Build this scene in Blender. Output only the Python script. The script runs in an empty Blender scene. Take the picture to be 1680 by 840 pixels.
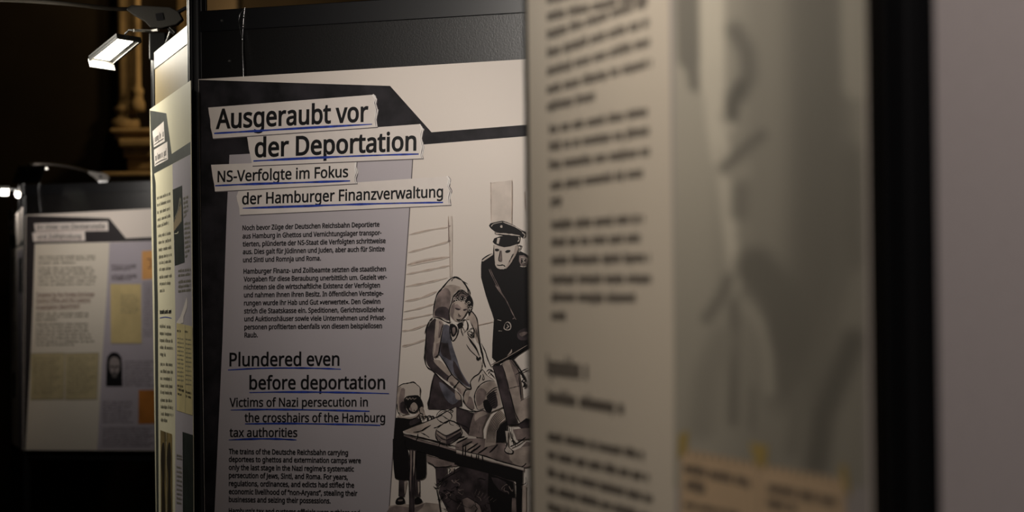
import bpy, bmesh, math, random, json
from mathutils import Vector, Matrix, noise
from mathutils.geometry import tessellate_polygon

# ------------------------------------------------------------------ camera, light level
F, CX, CY = 5000.0, 840.0, 420.0            # focal length and centre in photo pixels
EYE = Vector((0, 0, 1.5))
HORIZON, ROLL = 490.0, 0.0115
sc = bpy.context.scene
COL = sc.collection
p = math.atan((HORIZON - CY) / F)
r0 = Vector((1, 0, 0)); fwd = Vector((0, math.cos(p), math.sin(p))); u0 = Vector((0, -math.sin(p), math.cos(p)))
RI = r0 * math.cos(ROLL) - u0 * math.sin(ROLL)
UP = r0 * math.sin(ROLL) + u0 * math.cos(ROLL)
cd = bpy.data.cameras.new('camera')
cam = bpy.data.objects.new('camera', cd); COL.objects.link(cam)
M = Matrix((RI, UP, -fwd)).transposed().to_4x4(); M.translation = EYE
cam.matrix_world = M
cd.sensor_fit = 'HORIZONTAL'; cd.sensor_width = 36.0; cd.lens = F * 36.0 / 1680.0
cd.clip_start = 0.05; cd.clip_end = 100
cd.dof.use_dof = True; cd.dof.focus_distance = 4.28; cd.dof.aperture_fstop = 11.5
sc.camera = cam
sc.view_settings.view_transform = 'Standard'; sc.view_settings.look = 'None'
sc.view_settings.gamma = 1.0; sc.view_settings.use_curve_mapping = False
sc.view_settings.exposure = 0.0
w = bpy.data.worlds.new('world'); sc.world = w; w.use_nodes = True
w.node_tree.nodes['Background'].inputs[0].default_value = (0.9, 0.75, 0.55, 1)
w.node_tree.nodes['Background'].inputs[1].default_value = 0.0045

LAMP_PANEL = 1.72         # lamp over the middle poster
LAMP_SIDE = 0.28
LAMP_ROD = 3.6          # lamp beside the narrow side poster
LAMP_NEAR = 3.4
LAMP_RIGHT = 2.6
LAMP_FAR = 1.5
WALL_GLOW = 9.5

# ------------------------------------------------------------------ helpers
def ray(x, y): return fwd + RI * ((x - CX) / F) - UP * ((y - CY) / F)
def px(x, y, depth): return EYE + ray(x, y) * depth
def lin(c):
    c = c / 255.0
    return c / 12.92 if c <= 0.04045 else ((c + 0.055) / 1.055) ** 2.4
def rgb(r, g, b): return (lin(r), lin(g), lin(b), 1)
_m = {}
def mat(name, col, rough=0.55, spec=0.3, metal=0.0, nz=None, bump=0.0, emit=None):
    if name in _m: return _m[name]
    m = bpy.data.materials.new(name); m.use_nodes = True
    nt = m.node_tree; b = nt.nodes['Principled BSDF']
    b.inputs['Base Color'].default_value = rgb(*col); b.inputs['Roughness'].default_value = rough
    b.inputs['Specular IOR Level'].default_value = spec; b.inputs['Metallic'].default_value = metal
    if nz or bump:
        tc = nt.nodes.new('ShaderNodeTexCoord'); n = nt.nodes.new('ShaderNodeTexNoise')
        sc_, amt = nz if nz else (400.0, 0.0)
        n.inputs['Scale'].default_value = sc_; n.inputs['Detail'].default_value = 6.0
        nt.links.new(tc.outputs['Object'], n.inputs['Vector'])
        if nz:
            r = nt.nodes.new('ShaderNodeValToRGB')
            r.color_ramp.elements[0].position = 0.3; r.color_ramp.elements[1].position = 0.7
            lo = [max(0, c * (1 - amt)) for c in col]; hi = [min(255, c * (1 + amt)) for c in col]
            r.color_ramp.elements[0].color = rgb(*lo); r.color_ramp.elements[1].color = rgb(*hi)
            nt.links.new(n.outputs['Fac'], r.inputs['Fac']); nt.links.new(r.outputs['Color'], b.inputs['Base Color'])
        if bump:
            bp = nt.nodes.new('ShaderNodeBump'); bp.inputs['Strength'].default_value = bump; bp.inputs['Distance'].default_value = 0.001
            nt.links.new(n.outputs['Fac'], bp.inputs['Height']); nt.links.new(bp.outputs['Normal'], b.inputs['Normal'])
    if emit:
        b.inputs['Emission Color'].default_value = rgb(*emit[0]); b.inputs['Emission Strength'].default_value = emit[1]
    _m[name] = m
    return m
def tag(o, label, cat, group=None, kind=None):
    o['label'] = label
    if cat: o['category'] = cat
    if group: o['group'] = group
    if kind: o['kind'] = kind
    return o
def thing(name, label, cat, loc, rz=0.0, group=None):
    o = bpy.data.objects.new(name, None); o.empty_display_size = 0.05
    COL.objects.link(o); o.location = loc; o.rotation_euler = (0, 0, rz)
    return tag(o, label, cat, group)
def link(name, me, mats, parent=None):
    for m in (mats if isinstance(mats, (list, tuple)) else [mats]): me.materials.append(m)
    o = bpy.data.objects.new(name, me); COL.objects.link(o)
    if parent: o.parent = parent
    return o
class MB:
    """collects 3D pieces, then links ONE mesh object"""
    def __init__(s): s.v = []; s.f = []; s.mi = []; s.sm = []
    def add(s, vs, fs, mi=0, smooth=False):
        b = len(s.v); s.v += [tuple(v) for v in vs]
        for f in fs: s.f.append([i + b for i in f]); s.mi.append(mi); s.sm.append(smooth)
        return s
    def box(s, x0, x1, y0, y1, z0, z1, mi=0):
        v = [(x, y, z) for z in (z0, z1) for y in (y0, y1) for x in (x0, x1)]
        return s.add(v, [(0, 2, 3, 1), (4, 5, 7, 6), (0, 1, 5, 4), (2, 6, 7, 3), (0, 4, 6, 2), (1, 3, 7, 5)], mi)
    def obox(s, c, ax, ay, az, mi=0):
        c = Vector(c); v = [c + ax * i + ay * j + az * k for k in (-1, 1) for j in (-1, 1) for i in (-1, 1)]
        return s.add(v, [(0, 2, 3, 1), (4, 5, 7, 6), (0, 1, 5, 4), (2, 6, 7, 3), (0, 4, 6, 2), (1, 3, 7, 5)], mi)
    def extrude(s, prof, z0, z1, mi=0, smooth=False):
        n = len(prof); v = [(x, y, z0) for x, y in prof] + [(x, y, z1) for x, y in prof]
        s.add(v, [(i, (i + 1) % n, n + (i + 1) % n, n + i) for i in range(n)], mi, smooth)
        s.add([(x, y, z1) for x, y in prof], [tuple(range(n))], mi); s.add([(x, y, z0) for x, y in prof], [tuple(range(n))[::-1]], mi)
        return s
    def tube(s, pts, r, n=10, mi=0):
        pts = [Vector(q) for q in pts]; rings = []; m = len(pts)
        for i, q in enumerate(pts):
            t = (pts[min(i + 1, m - 1)] - pts[max(i - 1, 0)]).normalized()
            a = t.cross(Vector((0, 0, 1)));
            if a.length < 1e-3: a = t.cross(Vector((1, 0, 0)))
            a.normalize(); b = t.cross(a)
            rr = r[i] if isinstance(r, (list, tuple)) else r
            rings.append([q + (a * math.cos(k * 2 * math.pi / n) + b * math.sin(k * 2 * math.pi / n)) * rr for k in range(n)])
        v = [q for R in rings for q in R]
        f = [(i * n + k, i * n + (k + 1) % n, (i + 1) * n + (k + 1) % n, (i + 1) * n + k) for i in range(m - 1) for k in range(n)]
        s.add(v, f, mi, True); s.add(rings[0], [tuple(range(n))[::-1]], mi); s.add(rings[-1], [tuple(range(n))], mi)
        return s
    def lathe(s, c, prof, n=20, mi=0, a0=0, a1=2 * math.pi):
        v = [(c[0] + r * math.cos(a0 + (a1 - a0) * k / n), c[1] + r * math.sin(a0 + (a1 - a0) * k / n), c[2] + z) for r, z in prof for k in range(n + 1)]
        f = [(i * (n + 1) + k, i * (n + 1) + k + 1, (i + 1) * (n + 1) + k + 1, (i + 1) * (n + 1) + k) for i in range(len(prof) - 1) for k in range(n)]
        return s.add(v, f, mi, True)
    def build(s, name, mats, parent=None, bevel=0.0):
        me = bpy.data.meshes.new(name); me.from_pydata(s.v, [], s.f)
        me.polygons.foreach_set('material_index', s.mi); me.polygons.foreach_set('use_smooth', s.sm); me.update()
        o = link(name, me, mats, parent)
        if bevel:
            md = o.modifiers.new('bevel', 'BEVEL'); md.width = bevel; md.segments = 2; md.limit_method = 'ANGLE'
        return o

class Plane:
    """a vertical plane; O a point on it, d the horizontal direction that runs right in the photo"""
    def __init__(s, O, ang): s.O = Vector((O[0], O[1])); s.ang = ang; s.d = Vector((math.cos(ang), math.sin(ang))); s.n = Vector((s.d.y, -s.d.x))
    def shift(s, off): return Plane(s.O + s.n * off, s.ang)     # towards the viewer
    def uv(s, x, y):
        r = ray(x, y); a = Vector((r.x, r.y)); rel = s.O - Vector((EYE.x, EYE.y))
        t = rel.dot(s.n) / a.dot(s.n)
        P = a * t - rel
        return (P.dot(s.d), EYE.z + t * r.z)
    def W(s, u, z, off=0.0):
        q = s.O + s.d * u + s.n * off; return Vector((q.x, q.y, z))
    def at(s, x, y): u, z = s.uv(x, y); return s.W(u, z)

def Z(x0, y0, k, *pts): return [(x0 + a / k, y0 + b / k) for a, b in pts]
def smooth(pts, n=4, closed=False):
    m = len(pts)
    if m < 3: return list(pts)
    out = []
    for i in range(m if closed else m - 1):
        if closed: a, b, c, d = pts[(i - 1) % m], pts[i], pts[(i + 1) % m], pts[(i + 2) % m]
        else: a, b, c, d = pts[max(i - 1, 0)], pts[i], pts[i + 1], pts[min(i + 2, m - 1)]
        for k in range(n):
            t = k / n
            out.append(tuple(0.5 * (2 * q1 + (q2 - q0) * t + (2 * q0 - 5 * q1 + 4 * q2 - q3) * t * t + (3 * q1 - q0 - 3 * q2 + q3) * t ** 3)
                             for q0, q1, q2, q3 in zip(a, b, c, d)))
    if not closed: out.append(pts[-1])
    return out

# glyph outlines (thousandths of the type size): advance, loops
GLYPHS = json.loads(r'''{"A":[512,[[437,0,368,177,141,177,73,0,0,0,224,575,289,575,512,0],[282,415,255,500,242,452,165,241,346,241]]],"B":[521,[[241,573,315,568,373,555,417,532,437,511,451,483,458,450,458,414,449,378,415,332,350,300,400,286,441,261,471,212,476,138,460,84,416,35,374,14,323,3,78,0,78,573],[256,329,305,332,340,342,363,359,380,391,384,434,371,471,351,490,308,506,150,511,150,329],[150,269,150,61,284,61,342,73,363,84,384,107,397,135,401,168,388,221,370,241,344,256,285,268]]],"C":[507,[[323,517,250,505,214,488,185,463,160,432,142,393,125,300,131,220,147,164,175,117,213,83,262,62,322,55,385,60,460,78,460,15,393,-2,312,-8,250,-3,197,12,152,38,115,72,86,115,65,165,53,223,49,303,56,364,77,432,111,489,148,526,194,554,233,569,292,579,346,580,419,569,482,547,453,486,386,510]]],"D":[585,[[536,292,531,224,516,165,491,115,457,74,415,42,364,18,304,5,237,0,78,0,78,286,78,573,296,571,353,560,420,532,472,489,510,430,528,377],[460,289,454,359,441,402,421,437,384,474,349,493,293,507,150,511,150,62,256,63,307,70,350,84,387,106,416,134,438,170,457,236]]],"E":[446,[[398,0,78,0,78,573,398,573,398,509,150,509,150,330,383,330,383,268,150,268,150,63,398,63]]],"F":[416,[[150,0,78,0,78,573,398,573,398,509,150,509,150,306,383,306,383,243,150,243]]],"G":[584,[[326,302,524,302,524,22,431,-1,323,-8,241,1,189,19,145,47,98,98,67,164,51,243,54,350,76,425,127,500,186,544,239,566,300,578,369,580,437,572,516,547,489,484,421,508,362,517,293,513,237,496,202,474,164,434,139,382,126,321,126,253,141,179,166,129,204,91,255,66,303,56,383,56,452,68,452,238,326,238]]],"H":[594,[[516,0,443,0,443,267,150,267,150,0,78,0,78,573,150,573,150,330,443,330,443,573,516,573]]],"I":[272,[[239,0,32,0,32,42,99,57,99,515,32,531,32,573,239,573,239,531,172,515,172,57,239,42]]],"J":[219,[[-3,-152,-63,-142,-63,-81,-20,-88,15,-87,42,-76,63,-53,74,3,74,573,146,573,145,-18,132,-73,98,-120,58,-143]]],"K":[496,[[496,0,411,0,209,273,150,222,150,0,78,0,78,573,150,573,150,290,403,573,488,573,261,323]]],"L":[420,[[78,0,78,573,150,573,150,64,400,64,400,0]]],"M":[727,[[330,0,142,502,144,0,78,0,78,573,184,573,364,103,544,573,650,573,650,0,578,0,578,373,584,501,390,0]]],"N":[609,[[532,0,447,0,141,476,144,0,78,0,78,573,161,573,467,99,464,573,532,573]]],"O":[626,[[577,287,564,180,526,94,493,54,463,31,389,0,345,-7,281,-7,236,0,184,19,141,47,114,73,85,116,65,167,51,240,49,310,56,370,78,442,104,487,138,524,181,553,232,572,292,581,375,576,428,561,486,525,521,488,554,425,573,351],[125,287,136,190,163,127,207,83,269,58,359,58,420,83,448,107,470,138,496,220,498,338,476,423,456,457,431,484,398,503,360,514,298,518,255,511,218,497,188,475,163,446,140,398,128,338]]],"P":[485,[[229,573,305,566,379,539,415,504,441,442,440,361,412,298,388,272,355,250,275,227,150,223,150,0,78,0,78,573],[223,511,150,511,150,285,246,286,298,296,336,316,360,347,369,391,365,439,343,476,314,495,274,507]]],"Q":[626,[[577,287,567,190,535,108,483,46,411,6,548,-136,444,-136,334,-7,266,-5,196,13,141,47,98,94,69,153,51,240,51,331,71,425,104,487,151,535,214,567,292,581,375,576,411,567,459,545,510,501,547,442,570,370],[125,287,136,190,163,127,207,83,269,58,359,58,420,83,448,107,470,138,496,220,498,338,476,423,456,457,431,484,398,503,360,514,298,518,255,511,218,497,188,475,163,446,140,398,128,338]]],"R":[499,[[236,573,301,568,364,550,402,525,432,481,444,410,431,341,391,290,330,257,487,0,403,0,264,237,150,237,150,0,78,0,78,573],[232,510,150,510,150,298,268,299,308,308,338,325,357,350,368,381,369,424,358,461,342,482,317,497,284,506]]],"S":[440,[[403,153,396,106,378,66,348,35,295,7,243,-5,167,-7,96,2,41,19,41,88,145,59,240,57,273,66,303,84,322,109,330,140,324,184,302,213,261,238,118,302,81,335,57,375,48,435,57,487,84,528,126,558,180,576,254,580,318,572,389,549,366,487,311,506,257,516,204,516,169,507,133,478,123,452,121,427,133,386,160,359,313,289,362,255,392,212]]],"T":[446,[[259,0,187,0,187,509,8,509,8,573,437,573,437,509,259,509]]],"U":[586,[[513,202,504,132,483,83,449,43,403,13,344,-4,264,-7,196,7,143,36,104,82,86,118,76,158,72,573,144,573,144,201,150,153,165,114,192,84,228,64,276,55,342,59,379,73,413,103,433,143,442,191,442,573,513,573]]],"V":[481,[[481,573,277,0,204,0,0,573,75,573,226,139,241,80,277,207,405,573]]],"W":[746,[[735,573,583,0,510,0,370,488,348,391,234,0,161,0,10,573,85,573,190,151,201,87,231,223,333,573,407,573,518,206,544,87,563,187,660,573]]],"X":[470,[[467,0,385,0,233,249,79,0,3,0,193,298,15,573,95,573,236,348,377,573,453,573,276,300]]],"Y":[454,[[227,291,376,573,454,573,263,222,263,0,227,0,191,0,191,219,0,573,79,573]]],"Z":[459,[[427,0,30,0,30,55,332,508,40,508,40,573,419,573,419,518,118,64,427,64]]],"a":[450,[[231,437,284,432,326,418,356,393,376,358,385,293,385,0,334,0,317,61,279,22,240,1,181,-8,127,-3,96,9,70,28,50,55,41,80,37,119,44,163,57,188,87,219,116,234,172,250,316,259,315,309,307,339,293,359,273,372,237,380,194,378,106,347,84,400,160,429],[252,208,159,192,134,176,114,147,110,110,122,75,150,55,188,49,227,53,260,66,288,87,306,117,315,156,315,210]]],"b":[493,[[139,461,135,373,174,409,206,427,248,436,291,436,328,429,374,406,401,381,422,350,446,267,449,197,444,147,415,68,392,39,365,17,310,-5,237,-5,189,10,133,55,119,0,68,0,68,609,139,609],[260,379,219,374,188,361,165,339,150,308,140,256,140,177,149,129,165,93,191,67,215,56,288,53,332,74,348,93,365,130,374,178,376,235,360,315,340,347,322,363,300,373]]],"c":[385,[[241,-8,187,-2,150,10,118,28,91,54,69,87,54,128,44,213,48,268,59,315,77,354,111,393,142,415,191,432,231,437,286,435,358,415,337,356,244,376,187,366,148,335,125,284,117,213,122,155,134,117,153,88,179,67,211,56,257,53,302,60,351,78,351,15,297,-3]]],"d":[493,[[221,-8,182,-5,133,14,92,48,71,79,56,117,45,187,47,266,56,311,71,350,93,381,119,406,149,424,202,437,267,433,314,413,359,374,355,424,354,609,425,609,425,0,368,0,354,58,328,28,297,8,259,-5],[232,51,277,56,311,71,334,98,351,149,355,233,345,299,321,346,291,369,231,379,181,368,146,334,121,265,119,176,139,104,162,74,181,61]]],"e":[452,[[234,438,308,424,339,407,372,376,395,335,406,299,411,201,117,201,132,124,164,81,185,67,224,55,310,56,392,82,392,20,319,-3,236,-8,180,2,132,23,93,57,64,104,48,161,44,229,53,292,74,345,105,387,145,417,193,434],[233,380,188,372,154,348,130,309,119,257,338,257,331,307,312,346,280,371]]],"f":[276,[[266,375,158,375,158,0,87,0,87,375,12,375,12,408,87,432,92,507,108,555,137,588,186,609,252,612,310,599,292,544,241,555,204,552,175,532,162,502,158,430,266,430]]],"g":[493,[[221,438,261,434,297,422,329,402,355,373,369,430,425,430,422,-50,409,-99,385,-138,351,-166,306,-184,264,-191,199,-192,94,-172,78,-165,78,-100,149,-125,237,-134,286,-126,331,-93,353,-39,358,57,322,22,281,1,232,-8,182,-4,131,15,103,37,70,83,56,121,47,164,45,239,56,306,70,344,103,391,131,414,181,434],[230,379,197,374,175,364,152,342,134,312,118,239,124,143,154,82,193,56,255,51,309,69,337,100,352,145,356,228,349,289,335,326,308,357,278,372]]],"h":[496,[[139,431,135,370,169,404,196,420,233,433,273,437,321,433,360,421,391,400,413,370,426,330,430,293,431,0,361,0,361,275,355,321,343,346,324,364,298,375,265,379,231,376,196,365,177,350,157,324,139,246,139,0,68,0,68,609,139,609]]],"i":[207,[[139,430,139,0,68,0,68,430],[104,591,136,577,145,546,136,515,104,501,72,515,63,546,72,577]]],"j":[207,[[18,-192,-44,-183,-44,-126,-6,-133,27,-132,51,-120,64,-100,68,430,139,430,138,-84,126,-133,105,-164,65,-187],[63,546,72,577,104,591,136,577,145,546,136,515,104,501,72,515]]],"k":[428,[[138,291,138,221,189,285,326,430,409,430,235,246,421,0,336,0,187,200,138,158,138,0,68,0,68,609,138,609]]],"l":[207,[[139,0,68,0,68,609,139,609]]],"m":[750,[[540,438,589,433,628,417,657,391,676,352,685,280,685,0,615,0,614,300,603,338,582,364,539,378,486,373,454,358,426,322,412,254,411,0,342,0,341,285,327,344,303,367,268,378,224,376,185,360,156,324,141,269,139,0,68,0,68,430,125,430,140,371,168,405,211,429,260,438,312,433,365,410,402,366,427,398,452,415,489,431]]],"n":[496,[[275,438,327,433,369,417,401,391,421,352,431,280,431,0,361,0,361,288,352,330,331,359,298,375,265,379,217,373,182,356,166,338,149,303,139,223,139,0,68,0,68,430,125,430,140,371,165,401,198,422,235,434]]],"o":[485,[[442,216,434,142,406,74,359,25,295,-2,210,-6,145,15,94,58,59,121,48,165,44,216,47,266,63,324,81,360,106,389,149,418,186,431,229,437,286,434,324,423,368,397,403,360,423,324,438,266],[117,216,125,147,142,102,172,71,213,53,273,53,314,71,348,110,366,169,367,252,352,312,321,354,273,376,226,378,198,372,155,345,129,298]]],"p":[493,[[273,438,310,434,360,416,401,383,422,351,442,291,448,243,448,181,437,119,401,49,375,24,334,2,272,-8,220,-1,174,20,139,55,134,55,137,20,139,-192,68,-192,68,430,126,430,139,371,165,401,195,422,233,434],[260,379,221,374,184,358,163,335,146,295,139,229,145,145,161,101,188,70,239,52,271,51,305,59,343,91,369,150,375,193,374,252,354,323,331,354,311,367]]],"q":[493,[[354,-9,358,58,318,21,285,3,243,-7,200,-7,165,0,119,23,93,48,71,79,47,162,44,232,50,282,79,361,102,390,129,413,184,434,257,435,304,419,358,371,369,430,425,430,425,-192,354,-192],[233,51,272,55,304,67,327,87,342,116,353,164,355,233,348,285,328,337,302,363,277,373,248,379,204,376,161,354,145,334,128,296,119,249,118,194,133,117,153,83,171,67,193,57]]],"r":[331,[[269,438,319,433,310,368,246,372,190,347,168,324,151,295,139,229,139,0,68,0,68,430,126,430,137,351,165,390,196,416,233,433]]],"s":[384,[[348,119,343,80,327,49,302,24,258,3,202,-7,144,-7,91,1,42,19,42,83,131,53,214,51,261,71,276,92,280,112,273,138,255,157,89,236,61,261,45,292,42,337,52,372,75,400,109,421,168,436,221,437,284,428,339,409,315,353,236,377,168,378,126,362,114,350,108,328,116,301,137,283,265,227,314,197,339,164]]],"t":[289,[[212,50,272,59,272,5,209,-8,138,4,112,20,91,44,78,79,74,112,74,375,13,375,13,392,13,409,75,437,103,528,144,528,144,430,269,430,269,375,144,375,147,100,168,64]]],"u":[496,[[427,430,427,0,370,0,359,57,321,20,267,-3,207,-8,142,5,103,29,81,59,68,99,63,148,63,430,135,430,138,118,153,83,171,65,197,54,230,51,273,55,299,64,319,79,338,105,356,182,357,430]]],"v":[407,[[163,0,0,430,75,430,204,63,332,430,407,430,244,0]]],"w":[630,[[346,243,313,357,289,259,207,1,127,1,9,431,82,431,169,73,175,84,198,178,277,431,354,431,440,149,457,74,549,431,621,431,502,1,419,1]]],"x":[424,[[170,220,22,430,102,430,213,268,322,430,402,430,253,220,410,0,330,0,213,172,94,0,14,0]]],"y":[409,[[1,430,76,430,177,164,205,68,333,430,409,430,220,-69,188,-130,152,-167,115,-186,67,-192,9,-186,9,-130,68,-134,112,-117,142,-80,174,-2]]],"z":[377,[[346,0,31,0,31,47,262,375,45,375,45,430,340,430,340,377,112,55,346,55]]],"ä":[450,[[231,437,284,432,326,418,356,393,376,358,385,293,385,0,334,0,317,61,279,22,240,1,181,-8,127,-3,96,9,70,28,50,55,41,80,37,119,44,163,57,188,87,219,116,234,172,250,316,259,315,309,307,339,293,359,273,372,237,380,194,378,106,347,84,400,160,429],[252,208,159,192,134,176,114,147,110,110,122,75,150,55,188,49,227,53,260,66,288,87,306,117,315,156,315,210],[113,546,122,574,151,585,180,574,188,546,180,519,151,506,122,519],[264,546,272,574,301,585,330,574,338,546,330,519,301,506,272,519]]],"ö":[485,[[442,216,434,142,406,74,359,25,295,-2,210,-6,145,15,94,58,59,121,48,165,44,216,47,266,63,324,81,360,106,389,149,418,186,431,229,437,286,434,324,423,368,397,403,360,423,324,438,266],[117,216,125,147,142,102,172,71,213,53,273,53,314,71,348,110,366,169,367,252,352,312,321,354,273,376,226,378,198,372,155,345,129,298],[131,546,139,574,168,585,197,574,206,546,197,519,168,506,139,519],[281,546,290,574,318,585,347,574,356,546,347,519,318,506,290,519]]],"ü":[496,[[427,430,427,0,370,0,359,57,321,20,267,-3,207,-8,142,5,103,29,81,59,68,99,63,148,63,430,135,430,138,118,153,83,171,65,197,54,230,51,273,55,299,64,319,79,338,105,356,182,357,430],[136,546,144,574,173,585,202,574,211,546,202,519,173,506,144,519],[286,546,295,574,323,585,352,574,361,546,352,519,323,506,295,519]]],"ß":[506,[[419,495,414,463,401,437,318,357,306,328,319,302,421,225,456,184,467,153,470,123,465,81,455,56,429,23,390,2,342,-7,285,-6,240,3,204,19,204,83,287,52,329,49,364,56,386,72,400,103,398,140,385,167,269,257,248,283,239,311,240,344,252,373,321,436,341,462,347,491,340,520,319,540,277,553,218,553,176,540,150,516,139,477,139,0,68,0,70,494,86,545,119,581,175,606,245,613,316,606,371,584,406,547]]],"0":[459,[[419,287,411,177,386,90,363,52,342,30,307,7,276,-3,229,-8,184,-3,122,27,94,58,71,98,44,201,42,353,63,462,83,504,109,537,141,562,181,576,244,581,287,573,324,555,355,527,380,491,403,429,416,353],[110,287,116,184,137,111,173,67,198,56,229,52,259,56,284,67,320,110,341,184,348,287,341,390,320,463,284,507,259,518,229,521,198,518,173,507,137,463,116,390]]],"1":[459,[[285,0,216,0,219,499,196,477,108,405,71,452,226,573,285,573]]],"2":[459,[[417,0,38,0,38,59,269,295,306,353,321,405,320,446,306,482,286,502,252,517,210,520,164,512,83,466,45,513,94,548,169,576,259,578,322,557,354,533,372,510,388,472,393,417,387,374,365,324,307,247,128,64,417,64]]],"3":[459,[[395,439,387,387,363,347,326,318,277,302,360,271,387,246,405,214,412,177,410,127,395,84,369,47,330,19,278,0,212,-8,130,-4,81,5,36,23,36,89,104,64,175,52,246,56,296,74,326,107,339,164,329,211,297,242,226,263,123,265,123,326,233,331,266,343,292,360,314,390,323,426,319,462,302,492,262,516,197,520,134,506,75,473,39,521,93,554,151,574,218,581,279,575,327,558,362,530,389,482]]],"4":[459,[[443,130,359,130,359,0,291,0,291,130,17,130,17,160,17,190,286,576,359,576,359,193,443,193],[291,374,292,500,262,444,86,193,291,193]]],"5":[459,[[221,351,275,346,322,331,361,307,389,274,407,232,413,183,409,141,393,92,373,60,336,28,261,-2,215,-8,146,-5,88,7,51,23,51,90,121,62,210,52,282,69,323,106,338,146,339,202,321,245,297,269,262,284,215,291,99,280,64,302,86,573,373,573,373,508,146,508,132,342]]],"6":[459,[[44,245,53,354,75,433,107,492,155,539,196,562,246,576,353,578,377,573,377,513,326,522,269,520,225,509,183,483,158,454,136,410,122,359,115,291,170,339,238,358,279,357,323,347,360,327,382,305,405,269,416,236,421,184,418,142,393,71,345,21,291,-2,229,-8,172,4,130,26,94,62,67,110,50,171],[238,51,294,64,334,102,351,168,350,210,340,244,308,285,267,301,205,299,150,270,127,242,116,211,117,172,127,133,146,99,174,71,203,56]]],"7":[459,[[109,0,344,508,35,508,35,573,227,573,419,573,419,518,187,0]]],"8":[459,[[229,581,287,574,327,561,366,533,388,503,400,443,389,390,352,343,291,303,348,270,387,236,412,193,419,148,406,84,367,34,308,3,231,-8,149,2,89,33,52,81,39,146,46,191,70,235,106,269,158,299,101,341,71,383,58,436,67,494,86,526,123,556,171,574],[108,145,120,99,155,64,214,49,281,55,326,83,348,127,346,174,317,217,279,243,217,270,170,246,136,219,115,186],[228,524,188,518,155,502,134,476,127,441,132,408,153,377,232,330,276,353,306,377,325,408,330,441,323,476,302,502,270,518]]],"9":[459,[[417,328,408,219,387,139,354,80,306,33,265,11,228,-1,170,-8,111,-5,82,0,82,60,134,50,192,52,236,64,278,90,303,118,325,162,339,213,346,281,290,233,222,215,181,215,138,226,101,246,78,267,56,303,45,336,40,387,43,430,69,501,117,551,171,575,233,580,290,569,332,545,367,510,394,462,411,402],[223,521,168,508,128,470,110,404,112,362,120,328,152,287,193,271,256,273,311,303,334,331,345,362,344,400,334,439,315,474,288,501,258,516]]],".":[215,[[58,43,69,82,84,92,107,97,130,92,146,82,157,43,146,5,130,-6,107,-11,84,-6,69,5]]],",":[215,[[154,84,127,-1,85,-103,33,-103,41,-72,73,93,148,93]]],"-":[258,[[32,184,32,246,226,246,226,184]]],":":[215,[[58,43,69,82,84,92,107,97,130,92,146,82,157,43,146,5,130,-6,107,-11,84,-6,69,5],[58,387,69,426,84,436,107,441,130,436,146,426,157,387,146,348,130,337,107,332,84,337,69,348]]],"»":[408,[[376,206,240,45,190,75,302,212,246,280,190,349,240,378,376,217],[217,206,81,45,31,75,144,212,87,280,31,349,81,378,217,217]]],"«":[408,[[32,217,167,378,217,349,105,212,161,143,217,75,167,45,32,206],[191,217,327,378,377,349,265,212,321,143,377,75,327,45,191,206]]],"“":[288,[[278,573,238,376,162,376,159,381,175,445,226,573],[130,573,90,376,14,376,12,381,28,445,79,573]]],"”":[288,[[278,564,251,478,209,376,156,376,164,408,197,573,273,573],[130,564,103,478,61,376,10,376,21,424,49,573,124,573]]],"'":[180,[[128,573,112,366,68,366,52,573]]],"\"":[327,[[128,573,112,366,68,366,52,573],[275,573,259,366,215,366,199,573]]],"(":[241,[[32,220,48,364,90,482,150,573,217,573,167,493,125,384,105,268,107,159,120,83,142,9,174,-61,216,-127,150,-127,97,-51,60,34,39,125]]],")":[241,[[209,220,193,78,151,-37,91,-127,25,-127,73,-48,108,38,130,128,137,221,130,315,108,406,73,493,24,573,91,573,144,495,180,409,202,317]]]," ":[209,[]]}''')
CAP = 0.573
_g = {}
def glyph(ch, off):
    key = (ch, off)
    if key not in _g:
        adv, loops = GLYPHS[ch]
        cu = bpy.data.curves.new('glyph', 'CURVE'); cu.dimensions = '2D'; cu.fill_mode = 'FRONT'; cu.offset = off
        for L in loops:
            sp = cu.splines.new('POLY'); n = len(L) // 2; sp.points.add(n - 1); sp.use_cyclic_u = True
            for i in range(n): sp.points[i].co = (L[2 * i] / 1000, L[2 * i + 1] / 1000, 0, 1)
        o = bpy.data.objects.new('glyph', cu)
        me = bpy.data.meshes.new_from_object(o) if loops else None
        vs = [(v.co.x, v.co.y) for v in me.vertices] if me else []; fs = [tuple(q.vertices) for q in me.polygons] if me else []
        if me: bpy.data.meshes.remove(me)
        bpy.data.objects.remove(o); bpy.data.curves.remove(cu)
        _g[key] = (adv / 1000, vs, fs)
    return _g[key]

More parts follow.
